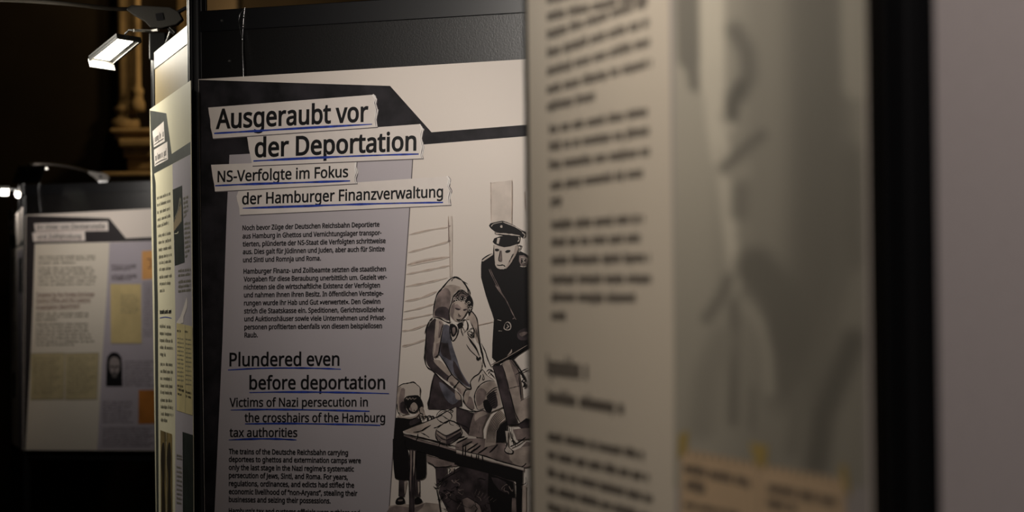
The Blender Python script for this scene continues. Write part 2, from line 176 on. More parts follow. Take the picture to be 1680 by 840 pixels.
class Print:
    """printed shapes on a poster: everything is given in photo pixels and laid on the plane"""
    STEP = 1.6e-5
    def __init__(s, plane, root): s.pl = plane; s.root = root; s.layer = 1; s.cw = 0.5; s.fullness = 0.75; s.reset()
    def reset(s): s.v = []; s.f = []; s.mi = []; s.mats = []
    def slot(s, m):
        if m not in s.mats: s.mats.append(m)
        return s.mats.index(m)
    def up(s, k=1): s.layer += k; return s
    def P(s, x, y): u, z = s.pl.uv(x, y); return (u, -s.layer * s.STEP, z)
    def raw(s, pts, faces, m):
        b = len(s.v); V = [s.P(*q) for q in pts]; s.v += V; k = s.slot(m)
        for f in faces:
            ar = sum(V[f[i]][0] * V[f[(i + 1) % len(f)]][2] - V[f[(i + 1) % len(f)]][0] * V[f[i]][2] for i in range(len(f)))
            if ar < 0: f = tuple(reversed(f))
            s.f.append([i + b for i in f]); s.mi.append(k)
        return s
    def fill(s, pts, m, sm=0):
        if sm: pts = smooth(pts, sm, True)
        tr = tessellate_polygon([[Vector((x, -y, 0)) for x, y in pts]])
        return s.raw(pts, [tuple(t) for t in tr], m)
    def line(s, pts, w, m, taper=0.25, sm=3, jit=0.0):
        pts = smooth(pts, sm) if sm else pts
        n = len(pts); L = []; R = []
        for i, (x, y) in enumerate(pts):
            a = pts[max(i - 1, 0)]; b = pts[min(i + 1, n - 1)]
            dx, dy = b[0] - a[0], b[1] - a[1]; l = math.hypot(dx, dy) or 1
            t = i / (n - 1); k = min(1, taper + (1 - taper) * min(t, 1 - t) * 5) * 0.5 * w
            if jit: k *= 1 + jit * math.sin(x * 1.7 + y * 2.3)
            L.append((x - dy / l * k, y + dx / l * k)); R.append((x + dy / l * k, y - dx / l * k))
        return s.raw(L + R, [(i, i + 1, n + i + 1, n + i) for i in range(n - 1)], m)
    def text(s, body, a, b, cap, m, off=0.0, shear=0.0):
        """body set from baseline point a to b, capitals cap pixels high"""
        items = []; x = 0
        for ch in body:
            adv, vs, fs = glyph(ch, off); items.append((x, vs, fs)); x += adv
        xs = [x0 + q[0] for x0, vs, _ in items for q in vs]
        lo, hi = min(xs), max(xs)
        ux, uy = (b[0] - a[0]) / (hi - lo), (b[1] - a[1]) / (hi - lo); k = cap / CAP
        for x0, vs, fs in items:
            if fs: s.raw([(a[0] + (x0 + gx - lo) * ux - shear * gy * k, a[1] + (x0 + gx - lo) * uy - gy * k) for gx, gy in vs], fs, m)
        return s
    def greek(s, a, b, xh, m, seed=1, wt=0.34, n=None):
        """a line of print too small or too blurred to read: letter-like strokes in word-like runs"""
        r = random.Random(seed); n = n or max(4, int(math.hypot(b[0] - a[0], b[1] - a[1]) / (xh * s.cw)))
        ux, uy = (b[0] - a[0]) / n, (b[1] - a[1]) / n; w_ = r.randint(4, 11)
        for i in range(n):
            w_ -= 1
            if w_ < 0: w_ = r.randint(3, 12); continue
            x0, y0 = a[0] + ux * i, a[1] + uy * i
            h = xh * (1.45 if r.random() < 0.25 else 1); dn = xh * 0.4 if r.random() < 0.1 else 0
            def q(fa, fb, fc, fd):
                s.raw([(x0 + ux * fa, y0 + uy * fa - fc), (x0 + ux * fb, y0 + uy * fb - fc), (x0 + ux * fb, y0 + uy * fb - fd), (x0 + ux * fa, y0 + uy * fa - fd)], [(0, 1, 2, 3)], m)
            q(0.06, 0.06 + wt, -dn, h)
            if r.random() < s.fullness:
                q(0.9 - wt, 0.9, 0, xh)
                t = xh * 0.2
                if r.random() < 0.7: q(0.06, 0.9, xh - t, xh)
                if r.random() < 0.6: q(0.06, 0.9, 0, t)
        return s
    def part(s, name, parent=None, label=None):
        if not s.v: return None
        me = bpy.data.meshes.new(name); me.from_pydata(s.v, [], s.f); me.polygons.foreach_set('material_index', s.mi); me.update()
        o = link(name, me, s.mats, parent or s.root)
        if label: o['label'] = label
        s.reset(); s.layer += 1
        return o

def sheet(pl, root, px4, thick, m, name='sheet'):
    """the poster board itself: a thin slab whose front face is the print plane; corners in photo pixels"""
    c = [pl.uv(*q) for q in px4]; mb = MB()
    v = [(u, 0, z) for u, z in c] + [(u, thick, z) for u, z in c]
    mb.add(v, [(3, 2, 1, 0), (4, 5, 6, 7), (0, 1, 5, 4), (1, 2, 6, 5), (2, 3, 7, 6), (3, 0, 4, 7)])
    return mb.build(name, m, root)

# ------------------------------------------------------------------ materials
PAPER = mat('poster paper', (226, 215, 205), 0.5, 0.35, nz=(3.0, 0.012))
SLATE = mat('mottled slate print', (33, 31, 34), 0.55, 0.2, nz=(26.0, 0.5))
GREY = mat('grey column print', (186, 178, 182), 0.5, 0.35, nz=(5.0, 0.02))
STRIP = mat('torn strip paper', (226, 216, 209), 0.5, 0.35, nz=(30.0, 0.02))
TORN = mat('torn paper edge', (240, 233, 228), 0.6, 0.3)
EDGE = mat('printed edge line', (96, 88, 90), 0.6, 0.3)
INK = mat('black print', (20, 19, 22), 0.5, 0.3)
BLUE = mat('blue pencil line', (40, 62, 150), 0.55, 0.3, nz=(120.0, 0.25))
DRAW = mat('drawing ink', (24, 21, 22), 0.5, 0.3)
DARK = mat('dark ink wash', (56, 48, 50), 0.5, 0.3, nz=(48.0, 0.5))
MID = mat('mid ink wash', (122, 108, 104), 0.5, 0.3, nz=(52.0, 0.32))
PALE = mat('pale ink wash', (170, 155, 145), 0.5, 0.3, nz=(52.0, 0.16))
FAINT = mat('faint sepia wash', (211, 198, 187), 0.5, 0.3, nz=(40.0, 0.06))
SEPIA = mat('sepia brush line', (178, 159, 146), 0.5, 0.3, nz=(90.0, 0.16))
BLGR = mat('blue grey wash', (86, 84, 92), 0.5, 0.3, nz=(48.0, 0.45))
LITE = mat('bare paper highlight', (200, 188, 178), 0.5, 0.3)
BLACKM = mat('black lacquered aluminium', (22, 22, 24), 0.36, 0.5)
BOARD = mat('black laminate board', (20, 19, 19), 0.37, 0.5, bump=0.15)
SEAM = mat('dark seam', (6, 6, 6), 0.8, 0.1)
STEEL = mat('bright steel', (200, 200, 200), 0.25, 0.5, metal=1.0)
# ------------------------------------------------------------------ the planes the posters hang in
def ang_vp(xvp): return math.atan2(-F, CX - xvp)
OFF = 0.020                                      # a poster hangs this far in front of its stand's middle line
P1 = Plane(px(550, 490, 4.25), ang_vp(-8900))    # middle poster
A1 = P1.shift(-OFF)
C1 = A1.at(328, 490)                             # corner post of the middle stand
A2 = Plane(C1, ang_vp(-250)); P2 = A2.shift(OFF) # narrow side poster
P3 = Plane(px(150, 490, 10.4), ang_vp(-8900)); A3 = P3.shift(-OFF)
C3 = A3.at(40, 490)
A4 = Plane(C3, ang_vp(-330)); P4 = A4.shift(OFF)
P5 = Plane(px(870, 490, 1.95), ang_vp(-220)); A5 = P5.shift(-OFF * 0.9)
C5 = A5.at(1486, 490)
A6 = Plane(C5, math.radians(-11)); P6 = A6.shift(OFF * 0.6)

# ------------------------------------------------------------------ room
def structure(name, mb, m, **k):
    o = mb.build(name, m, **k); o['kind'] = 'structure'; return o
STONE = mat('warm sandstone', (150, 130, 96), 0.85, 0.2, nz=(6.0, 0.18), bump=0.4)
WALLM = mat('dark plaster', (42, 36, 28), 0.9, 0.15, nz=(2.0, 0.15), bump=0.3)
FLOORM = mat('dark stone floor', (58, 50, 44), 0.6, 0.3, nz=(4.0, 0.2), bump=0.2)
WY = 14.2
structure('floor', MB().box(-7, 5, -1.5, WY + 0.3, -0.1, 0), FLOORM)
structure('wall_back', MB().box(-7, 5, WY, WY + 0.3, 0, 6), WALLM)
structure('wall_left', MB().box(-7.3, -7, -1.5, WY + 0.3, 0, 6), WALLM)
def wx(x): q = px(x, 200, WY); return q.x
def wz(y): return px(200, y, WY).z
def colonnette(name, xc, half, y0, dy, base=True):
    """slender engaged wall shaft with a moulded foot; x and half width in photo pixels at the wall"""
    r = half * WY / F; z0 = wz(y0)
    mb = MB().lathe((wx(xc), WY - dy, 0), [(r, z0 + 0.10), (r, 5.9)], 24)
    if base: mb.lathe((wx(xc), WY - dy, z0), [(0.001, 0), (r * 1.9, 0), (r * 2.0, 0.02), (r * 1.9, 0.045), (r * 1.45, 0.055), (r * 1.35, 0.075), (r * 1.6, 0.085), (r * 1.6, 0.10), (r * 1.05, 0.115), (r * 0.99, 0.14)], 24)
    return structure(name, mb, STONE)
colonnette('trim_1', 208, 12, 214, 0.06)
colonnette('trim_2', 231, 6, 186, 0.12)
colonnette('trim_3', 305, 9, 200, 0.10)
colonnette('trim_4', 362, 20, 160, 0.05)
# moulded corbel and pedestal below the shafts, stepped ledges
mb = MB()
for (xa, xb, ya, yb, d) in [(188, 262, 214, 222, 0.20), (194, 262, 222, 232, 0.17), (204, 262, 232, 246, 0.26), (210, 262, 246, 262, 0.22), (216, 262, 262, 284, 0.20), (176, 262, 286, 296, 0.30), (184, 262, 296, 520, 0.24)]:
    mb.box(wx(xa), wx(xb), WY - d, WY, wz(yb), wz(ya))
structure('trim_5', mb, STONE, bevel=0.015)
mb = MB().box(wx(330), wx(400), WY - 0.3, WY, 0, 6)
structure('trim_6', mb, WALLM, bevel=0.02)

# ------------------------------------------------------------------ stands
def post_profile(r):
    prof = []                                    # round extrusion with eight slots
    for k in range(8):
        a = k * math.pi / 4
        for da, rr in [(-0.30, 1.0), (-0.22, 1.03), (0, 1.06), (0.22, 1.03), (0.30, 1.0), (0.335, 0.80), (0.45, 0.80)]:
            prof.append((r * rr * math.cos(a + da), r * rr * math.sin(a + da)))
    return prof
def post(root, P, r, z1, name='post', z0=0.0):
    q = Vector((P[0] - root.location.x, P[1] - root.location.y, 0))
    mb = MB().extrude([(x + q.x, y + q.y) for x, y in post_profile(r)], z0 + 0.012, z1)
    mb.extrude([(q.x + 1.5 * r * math.cos(k * math.pi / 8), q.y + 1.5 * r * math.sin(k * math.pi / 8)) for k in range(16)], z0, z0 + 0.012)
    mb.extrude([(q.x + 0.9 * r * math.cos(k * math.pi / 8), q.y + 0.9 * r * math.sin(k * math.pi / 8)) for k in range(16)], z1, z1 + 0.004)
    return mb.build(name, BLACKM, root)
def slab(root, pl, u0_, u1_, z0, z1, f, b, m, name, bevel=0.0):
    """upright slab on a plane's own axes, front face f and back face b in front of the plane"""
    mb = MB(); L = root.location
    v = [pl.W(u, z, o) - L for o in (f, b) for z in (z0, z1) for u in (u0_, u1_)]
    mb.add(v, [(0, 1, 3, 2), (4, 6, 7, 5), (0, 4, 5, 1), (2, 3, 7, 6), (0, 2, 6, 4), (1, 5, 7, 3)])
    return mb.build(name, m, root, bevel=bevel)
def root_at(name, label, P): return thing(name, label, 'display stand', (P[0], P[1], 0))

# middle stand: corner post, long face to the right, narrow face running away on the left
S1 = root_at('display_stand', 'black display stand in the middle, carrying the large poster with the drawing', C1)
post(S1, C1, 0.0138, 2.02)
u328 = A1.uv(328, 490)[0]
zt = P1.uv(340, 16)[1]; zs = P1.uv(600, 37)[1]; zp = P1.uv(600, 113)[1]
E1 = A1.W(u328 + 0.665, 0); post(S1, E1, 0.0138, 2.02)
slab(S1, A1, u328 + 0.012, u328 + 0.653, zs + 0.0015, zt, 0.0105, -0.0105, BLACKM, 'top_rail', 0.001)
slab(S1, A1, u328 + 0.012, u328 + 0.653, 0.86, zt - 0.002, 0.008, -0.008, BOARD, 'board')
slab(S1, A1, u328 + 0.012, u328 + 0.653, 0.82, 0.86, 0.0105, -0.0105, BLACKM, 'bottom_rail', 0.001)
for (x, y) in [(364, 34), (375, 100)]:
    u, z = A1.shift(0.0105).uv(x, y); q = A1.W(u, z, 0.0105 if y < 50 else 0.008) - S1.location
    n3 = Vector((A1.n.x, A1.n.y, 0)); MB().tube([q, q + n3 * 0.0015, q + n3 * 0.0022], [0.0022, 0.0020, 0.0010], 12).build('screw', mat('dull screw', (120, 118, 115), 0.4, 0.5, metal=0.8), S1)
# narrow face
u_c2 = A2.uv(328, 490)[0]; u_far = A2.uv(262, 300)[0]
E2 = A2.W(u_far, 0); post(S1, E2, 0.0118, P2.uv(262, 42)[1])
GLARE_RAIL = mat('black rail with painted pale glare', (150, 150, 150), 0.4, 0.5, metal=0.85)  # black rail made pale: the lamp's glare is put into its colour
SHEEN_BOARD = mat('black board with painted beige sheen', (118, 104, 74), 0.5, 0.4, nz=(8.0, 0.03))  # black board made beige: a grazing wall reflection put into its colour
za = A2.shift(0.008).uv(300, 47)[1]; zb = A2.shift(0.008).uv(300, 78)[1]
slab(S1, A2, u_far + 0.012, u_c2 - 0.012, zb, za, 0.0085, -0.010, GLARE_RAIL, 'side_rail', 0.001)
slab(S1, A2, u_far + 0.012, u_c2 - 0.012, 0.86, za - 0.002, 0.007, -0.007, SHEEN_BOARD, 'side_board')
slab(S1, A2, u_far + 0.012, u_c2 - 0.012, 0.82, 0.86, 0.010, -0.010, BLACKM, 'bottom_rail', 0.001)

# far stand on the left
S3 = root_at('display_stand', 'black display stand far back on the left, with two lamps at its corner', C3)
post(S3, C3, 0.0165, A3.uv(40, 303)[1])
u40 = A3.uv(40, 490)[0]
E3 = A3.W(u40 + 0.68, 0); post(S3, E3, 0.0165, 1.93)
slab(S3, A3, u40 + 0.014, u40 + 0.666, A3.uv(120, 318)[1], A3.uv(120, 301)[1], 0.0105, -0.0105, BLACKM, 'top_rail', 0.001)
slab(S3, A3, u40 + 0.014, u40 + 0.666, A3.uv(120, 746)[1], A3.uv(120, 302)[1], 0.008, -0.008, BOARD, 'board')
slab(S3, A3, u40 + 0.014, u40 + 0.666, A3.uv(120, 754)[1], A3.uv(120, 746)[1], 0.0105, -0.0105, BLACKM, 'bottom_rail', 0.001)
u4c = A4.uv(40, 490)[0]; u4f = A4.uv(22, 490)[0]
E4 = A4.W(u4f, 0); post(S3, E4, 0.0130, 1.84)
slab(S3, A4, u4f + 0.012, u4c - 0.014, 1.72, 1.76, 0.0105, -0.0105, BLACKM, 'side_rail', 0.001)
slab(S3, A4, u4f + 0.012, u4c - 0.014, 0.99, 1.72, 0.008, -0.008, BOARD, 'side_board')

# near stand on the right
S5 = root_at('display_stand', 'black display stand in the right foreground, with a thick out of focus corner post', C5)
post(S5, C5, 0.0136, 2.02)
u5c = A5.uv(1486, 490)[0]; u5f = A5.uv(888, 490)[0] + 0.004
E5 = A5.W(u5f, 0); post(S5, E5, 0.0100, 2.02)
slab(S5, A5, u5f + 0.01, u5c - 0.012, 1.90, 1.97, 0.0105, -0.0105, BLACKM, 'top_rail', 0.001)
slab(S5, A5, u5f + 0.01, u5c - 0.012, 0.86, 1.90, 0.008, -0.008, BOARD, 'board')
slab(S5, A5, u5f + 0.01, u5c - 0.012, 0.82, 0.86, 0.0105, -0.0105, BLACKM, 'bottom_rail', 0.001)
E6 = A6.W(0.66, 0); post(S5, E6, 0.0128, 2.02)
slab(S5, A6, 0.012, 0.648, 1.90, 1.97, 0.0105, -0.0105, BLACKM, 'side_rail', 0.001)
slab(S5, A6, 0.012, 0.648, 0.86, 1.90, 0.008, -0.008, BOARD, 'side_board')
slab(S5, A6, 0.012, 0.648, 0.82, 0.86, 0.0105, -0.0105, BLACKM, 'bottom_rail', 0.001)

# ------------------------------------------------------------------ lamps
HOUSE = mat('lamp housing', (58, 57, 56), 0.4, 0.5)
LIP = mat('white lamp end plate', (235, 232, 225), 0.5, 0.4)
PLUG = mat('grey plastic', (104, 98, 92), 0.5, 0.4)
ROD = mat('pale metal rod', (190, 186, 180), 0.35, 0.5)
def lamp_light(name, root, loc, aim, size, power, col, spread=math.pi):
    li = bpy.data.lights.new(name, 'AREA'); li.shape = 'RECTANGLE'; li.size, li.size_y = size; li.energy = power; li.color = col; li.spread = spread
    o = bpy.data.objects.new(name, li); COL.objects.link(o); o.parent = root
    o.location = loc - root.location; o.rotation_euler = (-aim).to_track_quat('Z', 'Y').to_euler()
def head(root, c, a, w_, n, power, col, glow, spread=math.pi, rim=None, plate=0.015):
    """flat flood lamp: a, w_ half axes of the face, n the way it shines"""
    L = root.location; c = c - L; nn = n.normalized(); mb = MB()
    ah, wh = a.normalized(), w_.normalized(); la, lw = a.length, w_.length
    mb.obox(c - nn * 0.0035, a, w_, nn * 0.0025)
    mb.obox(c - ah * (la - 0.0012), ah * 0.0012, w_, nn * 0.003)
    mb.obox(c + wh * (lw - 0.0012), a, wh * 0.0012, nn * 0.003)
    for k in range(-3, 4): mb.obox(c - nn * 0.008 + ah * k * la * 0.2, ah * 0.0012, w_ * 0.55, nn * 0.0025)
    mb.build('housing', HOUSE, root)
    MB().obox(c + ah * (la - 0.0022) + nn * 0.001, ah * 0.0022, w_ * 0.98, nn * 0.0025).build('rim', rim or STEEL, root, bevel=0.0008)
    MB().obox(c - wh * (lw + 0.0014) + nn * (plate / 2 - 0.0013), a * 1.02, wh * 0.0010, nn * (plate / 2)).build('end_plate', LIP, root)
    MB().obox(c - ah * la * 0.16 - nn * 0.0004, a * 0.66, w_ * 0.86, nn * 0.0008).build('diffuser', mat('lit diffuser %g' % glow, (255, 248, 232), 0.5, 0.2, emit=((255, 244, 222), glow)), root)
    lamp_light('light', root, L + c - ah * la * 0.16 + nn * 0.001, nn, (la * 1.2, lw * 1.6), power, col, spread)
def gearbox(root, c, sx, up_=Vector((0, 0, 1)), k=1.0, m=None):
    """wedge shaped grey ballast with a dark square label, on a black clamp; sx points along it"""
    L = root.location; c = c - L; sx = sx.normalized(); sy = up_.cross(sx).normalized()
    prof = [(-0.044, 0.004), (-0.0435, 0.0075), (-0.036, 0.0125), (0.026, 0.0125), (0.040, 0.006), (0.046, -0.006), (0.036, -0.015), (0.012, -0.022), (-0.006, -0.022), (-0.016, -0.012), (-0.034, -0.003)]
    v = [c + (sx * x + up_ * z) * k + sy * s_ for s_ in (-0.012, 0.012) for x, z in prof]; n = len(prof)
    MB().add(v, [tuple(range(n)), tuple(range(n, 2 * n))[::-1]] + [(i, n + i, n + (i + 1) % n, (i + 1) % n) for i in range(n)]).build('ballast', m or PLUG, root, bevel=0.0015)
    a = math.radians(12); ex, ez = sx * math.cos(a) + up_ * math.sin(a), up_ * math.cos(a) - sx * math.sin(a)
    for s_ in (-1, 1):
        q = c + (sx * 0.009 + up_ * -0.004) * k + sy * s_ * 0.0124
        MB().obox(q, ex * 0.0058 * k, ez * 0.0058 * k, sy * 0.0004).build('rating_label' if s_ > 0 else 'back_label', INK, root)
WHITE = (1.0, 0.93, 0.86)

# 1: the lit lamp beside the side poster
D1 = 4.95
cA, cB, cC, cD = px(147, 97, D1 + 0.01), px(188, 103.5, D1 + 0.045), px(230, 66, D1 - 0.005), px(191, 60, D1 - 0.04)
ctr = (cA + cB + cC + cD) / 4; av = (cB - cA + cC - cD) / 4; wv = (cD - cA + cC - cB) / 4
wv = wv - av * (wv.dot(av) / av.length_squared); nv = av.cross(wv).normalized()
if nv.z > 0: nv = -nv
top2 = Vector((E2.x, E2.y, 0)); ztop2 = P2.uv(262, 42)[1]
L1 = thing('arm_spotlight', 'blazing flood lamp on a short white arm, beside the tall narrow poster', 'lamp', (E2.x, E2.y, ztop2 - 0.03))
head(L1, ctr, av, wv, nv, LAMP_SIDE, (1.0, 0.94, 0.82), 14.0)
pz = px(247, 51, D1); pw = px(219, 50, D1 - 0.02); ph = ctr + wv * 0.8 - nv * 0.012
MB().tube([Vector((E2.x, E2.y, pz.z)) - L1.location, pz - L1.location, pw - L1.location], 0.0022, 10).build('arm', mat('white arm', (240, 236, 228), 0.4, 0.5, emit=None), L1)
MB().tube([pw - L1.location, (pw + ph) / 2 + Vector((0, 0, 0.004)) - L1.location, ph - L1.location], 0.0016, 10).build('arm_bend', HOUSE, L1)
MB().obox(Vector((0, 0, 0.016)), Vector((0.0135, 0, 0)), Vector((0, 0.0135, 0)), Vector((0, 0, 0.022))).build('clamp', mat('black plastic', (18, 18, 18), 0.5, 0.4), L1, bevel=0.002)
kb = px(281, 48, D1 - 0.15)
MB().tube([Vector((0.012, -0.01, 0.016)), kb - L1.location], 0.0022, 10).tube([kb - L1.location + Vector((-0.003, 0, 0.003)), kb - L1.location + Vector((0.006, 0, -0.006))], 0.004, 12).build('thumbscrew', STEEL, L1)

# 2: lit rod lamp on the same post top
zt2 = ztop2
L2 = thing('arm_spotlight', 'grey wedge shaped ballast and long thin rod, above the blazing flood lamp', 'lamp', (E2.x, E2.y, zt2 + 0.004))
gc = px(254, 24, 4.98)
gearbox(L2, gc, px(300, 26, 4.98) - px(208, 21, 4.98), k=1.02, m=mat('dark grey plastic', (56, 53, 49), 0.5, 0.4))
rod = [px(x, y, d) for x, y, d in [(212, 15, 4.98), (180, 14, 4.96), (120, 7, 4.93), (40, 1, 4.9), (-40, -2, 4.86)]]
MB().tube([q - L2.location for q in smooth([tuple(q) for q in rod], 4) for q in [Vector(q)]], 0.0035, 10).build('rod', PLUG, L2)
hc = px(-75, 2, 4.84)
aim2 = (P2.W((u_far + u_c2) / 2, 1.40) - hc).normalized(); a2 = Vector((aim2.y, -aim2.x, 0)).normalized() * 0.045; w2 = aim2.cross(a2).normalized() * 0.032
head(L2, hc, a2, w2, aim2, LAMP_ROD, (1.0, 0.95, 0.82), 14.0)
MB().tube([rod[-1] - L2.location, hc + Vector((0.035, 0, 0.012)) - L2.location], 0.003, 10).build('rod_end', PLUG, L2)
cab = [px(x, y, 4.97) for x, y in [(292, 20), (298, 17), (306, 13), (318, 11), (332, 14)]]
MB().tube([Vector(q) - L2.location for q in smooth([tuple(q) for q in cab], 4)], 0.0032, 10).build('cable', mat('black cable', (12, 12, 14), 0.5, 0.4), L2)

# lamps above each poster, on the stands' top rails
def top_lamp(label, pl, u, ztop, reach, rise, power, tilt=0.9, col=WHITE, side=0.0, glow=30.0, spread=math.pi, plate=0.015, down=False, aimu=0.0):
    base = pl.W(u, ztop); n3 = Vector((pl.n.x, pl.n.y, 0)); d3 = Vector((pl.d.x, pl.d.y, 0))
    r = thing('arm_spotlight', label, 'lamp', base)
    MB().obox(Vector((0, 0, 0.006)), d3 * 0.016, n3 * 0.016, Vector((0, 0, 0.006))).build('clamp', BLACKM, r, bevel=0.001)
    hp = base + n3 * reach + Vector((0, 0, rise)) + d3 * side
    gearbox(r, base + Vector((0, 0, 0.035)), n3, k=0.9)
    aim = (base + d3 * aimu + Vector((0, 0, -tilt)) - hp).normalized()
    if down: aim = (Vector((0, 0, -1)) - n3 * 0.08).normalized()
    wv_ = d3.cross(aim).normalized() * (-1 if down else 1)
    MB().tube([Vector((0, 0, 0.035)), n3 * reach * 0.3 + Vector((0, 0, rise * 0.75)), n3 * reach * 0.7 + Vector((0, 0, rise * 1.12)) + d3 * side * 0.5, hp - base - aim * 0.012], 0.0035, 10).build('rod', PLUG, r)
    head(r, hp, d3 * 0.045, wv_ * 0.032, aim, power, col, glow, spread, plate=plate)
    return r
top_lamp('flood lamp on an arm above the large poster with the drawing', A1, u328 + 0.33, zt, 0.80, 0.06, LAMP_PANEL, 0.22, spread=math.radians(80), aimu=0.20)
top_lamp('flood lamp on an arm above the near blurred portrait poster', A5, u5c - 0.30, 1.97, 0.27, 0.12, LAMP_NEAR, 0.22, col=(1.0, 0.90, 0.78))
top_lamp('flood lamp on an arm above the blank sheet at the right edge', A6, 0.26, 1.97, 0.42, 0.22, LAMP_RIGHT, 0.4, col=(1.0, 0.90, 0.86))
# far stand: one rod lamp seen from behind, two lit lamps at the corner
D3 = (A3.at(166, 298) - EYE).dot(fwd)
g3 = px(162, 288, D3)
L3 = thing('arm_spotlight', 'pale ballast with long curved rod and dark lamp head, topping the far stand', 'lamp', A3.W(A3.uv(166, 300)[0], A3.uv(166, 300)[1]))
gearbox(L3, g3, px(180, 291, D3) - px(143, 285, D3), k=0.85)
MB().obox(px(170, 297, D3) - L3.location, Vector((0.016, 0, 0)), Vector((0, 0.012, 0)), Vector((0, 0, 0.007))).build('clamp', STEEL, L3, bevel=0.001)
rod = [px(x, y, d) for x, y, d in [(145, 282, D3), (125, 276, D3 - 0.1), (100, 271, D3 - 0.2), (72, 268.5, D3 - 0.32), (48, 269, D3 - 0.42)]]
MB().tube([Vector(q) - L3.location for q in smooth([tuple(q) for q in rod], 4)], 0.0035, 10).build('rod', PLUG, L3)
hc = px(48, 287, D3 - 0.46)
n3 = (P3.W(A3.uv(170, 300)[0], 1.55) - hc).normalized(); a3 = Vector((n3.y, -n3.x, 0)).normalized(); w3 = n3.cross(a3).normalized()
head(L3, hc, a3 * 0.05, w3 * 0.034, n3, LAMP_FAR, WHITE, 6.0, rim=HOUSE)
MB().tube([rod[-1] - L3.location, hc - n3 * 0.014 - L3.location], 0.0035, 10).build('rod_end', PLUG, L3)
for lab, x, y, hx, hy, dd in [('leftmost blazing lamp at the picture edge beside the far stand', 6, 314, 9, 8, D3 + 0.2), ('small blazing lamp hugging the corner post of the far stand', 29, 318, 4.6, 7, D3 - 0.05)]:
    c = px(x, y, dd); r = thing('arm_spotlight', lab, 'lamp', (c.x, c.y, c.z - 0.03))
    s = dd / F; n4 = Vector((0.15, -0.75, -0.55)).normalized(); a4 = Vector((n4.y, -n4.x, 0)).normalized() * hx * s; w4 = n4.cross(a4).normalized() * hy * s
    head(r, c, a4, w4, n4, 0.4, WHITE, 22.0)
    q = Vector((C3.x, C3.y, c.z)) - r.location
    MB().tube([Vector((0, 0, 0.03)) - n4 * 0.014, (Vector((0, 0, 0.045)) + q) / 2, q], 0.004, 10).build('arm', HOUSE, r)
# warm church light on the stone at the back
for nm, loc, pw_, sz in [('wall_glow', (wx(420), WY - 0.55, wz(40)), WALL_GLOW, 0.25), ('wall_glow', (wx(300), WY - 0.5, wz(-140)), WALL_GLOW * 0.5, 0.25)]:
    li = bpy.data.lights.new(nm, 'POINT'); li.energy = pw_; li.color = (1.0, 0.70, 0.36); li.shadow_soft_size = 0.06
    o = bpy.data.objects.new(nm, li); COL.objects.link(o); o.location = loc
# ------------------------------------------------------------------ large poster with the drawing
def poster_root(pl, x, y, label, name='exhibition_poster'):
    u, z = pl.uv(x, y); return thing(name, label, 'poster', pl.W(0, 0), pl.ang)
R1 = poster_root(P1, 330, 130, 'large poster headed Ausgeraubt vor der Deportation, with an ink drawing of people')
uL, zT = P1.uv(325.5, 130); uR = uL + 0.594; zB = zT - 0.841
def unproj(pl, u, z):
    q = pl.W(u, z) - EYE; k = q.dot(fwd); return (CX + q.dot(RI) / k * F, CY - q.dot(UP) / k * F)
# the top edge follows the photo: it rises a little to the right
uE, zE = P1.uv(863, 97); zTR = zT + (zE - zT) * (uR - uL) / (uE - uL)
mb = MB(); c = [(uL, zT), (uR, zTR), (uR + 0.004, zTR - 0.841), (uL + 0.004, zB)]
v = [(u, 0, z) for u, z in c] + [(u, 0.0009, z) for u, z in c]
mb.add(v, [(3, 2, 1, 0), (4, 5, 6, 7), (0, 1, 5, 4), (1, 2, 6, 5), (2, 3, 7, 6), (3, 0, 4, 7)]); mb.build('sheet', PAPER, R1)
BLx, BLy = unproj(P1, uL + 0.004, zB); BRx, BRy = unproj(P1, uR + 0.003, zB); TRx, TRy = unproj(P1, uR, zTR)
D = Print(P1, R1)
D.fill([(326, 131), (640, 141), (708, 217), (TRx - 1, 199), (TRx - 1, 217.5), (697, 237), (376.5, 254), (372, 350), (365, 560), (352, 840), (344, BLy - 1), (BLx + 0.5, BLy - 1)], SLATE)
D.part('header_band')
D.fill([(376.5, 254), (680, 238), (677, 262), (672, 340), (657, 560), (637.7, 840), (629, BLy - 2), (344, BLy - 2), (352, 840), (365, 560), (372, 350)], GREY)
D.up(); D.line([(677.5, 254), (672.4, 340), (657.4, 560), (638.2, 840), (629.5, BLy - 3)], 1.6, EDGE, 1, 0)
D.part('text_column')
def strip(pts, torn, text, a, b, cap, und, off=0.023):
    sh = Z(320, 100, 3.111, *pts)
    D.fill([(x + 0.9, y + 1.5) for x, y in sh], EDGE); D.up(); D.fill(sh, STRIP); D.up()
    T = Z(320, 100, 3.111, *torn)
    D.line([(x - 1.6, y) for x, y in T], 4.2, TORN, 0.5, 2, 0.5); D.up(); D.line([(x - 2.2, y) for x, y in T[1:]], 0.9, EDGE, 0.3, 2, 0.5)
    D.line([(x + 0.3, y) for x, y in T], 1.0, EDGE, 0.3, 2, 0.5)
    o = D.part('title_strip')
    D.text(text, *Z(320, 100, 3.111, a, b), cap, INK, off, -0.011); D.part('title_text', o)
    D.line(Z(320, 100, 3.111, *und), 3.3, BLUE, 0.55, 3, 0.3); D.part('underline', o, 'blue pencil underline')
strip([(222, 662), (1290, 588), (1304, 606), (1298, 640), (1310, 662), (1301, 700), (1306, 735), (228, 786), (226, 750), (216, 715), (212, 690)],
      [(1290, 588), (1304, 606), (1297, 640), (1310, 662), (1300, 700), (1306, 735)],
      'der Hamburger Finanzverwaltung', (240, 732), (1266, 695), 18.0, [(243, 752), (500, 743), (760, 734), (1000, 727), (1266, 722)], 0.019)
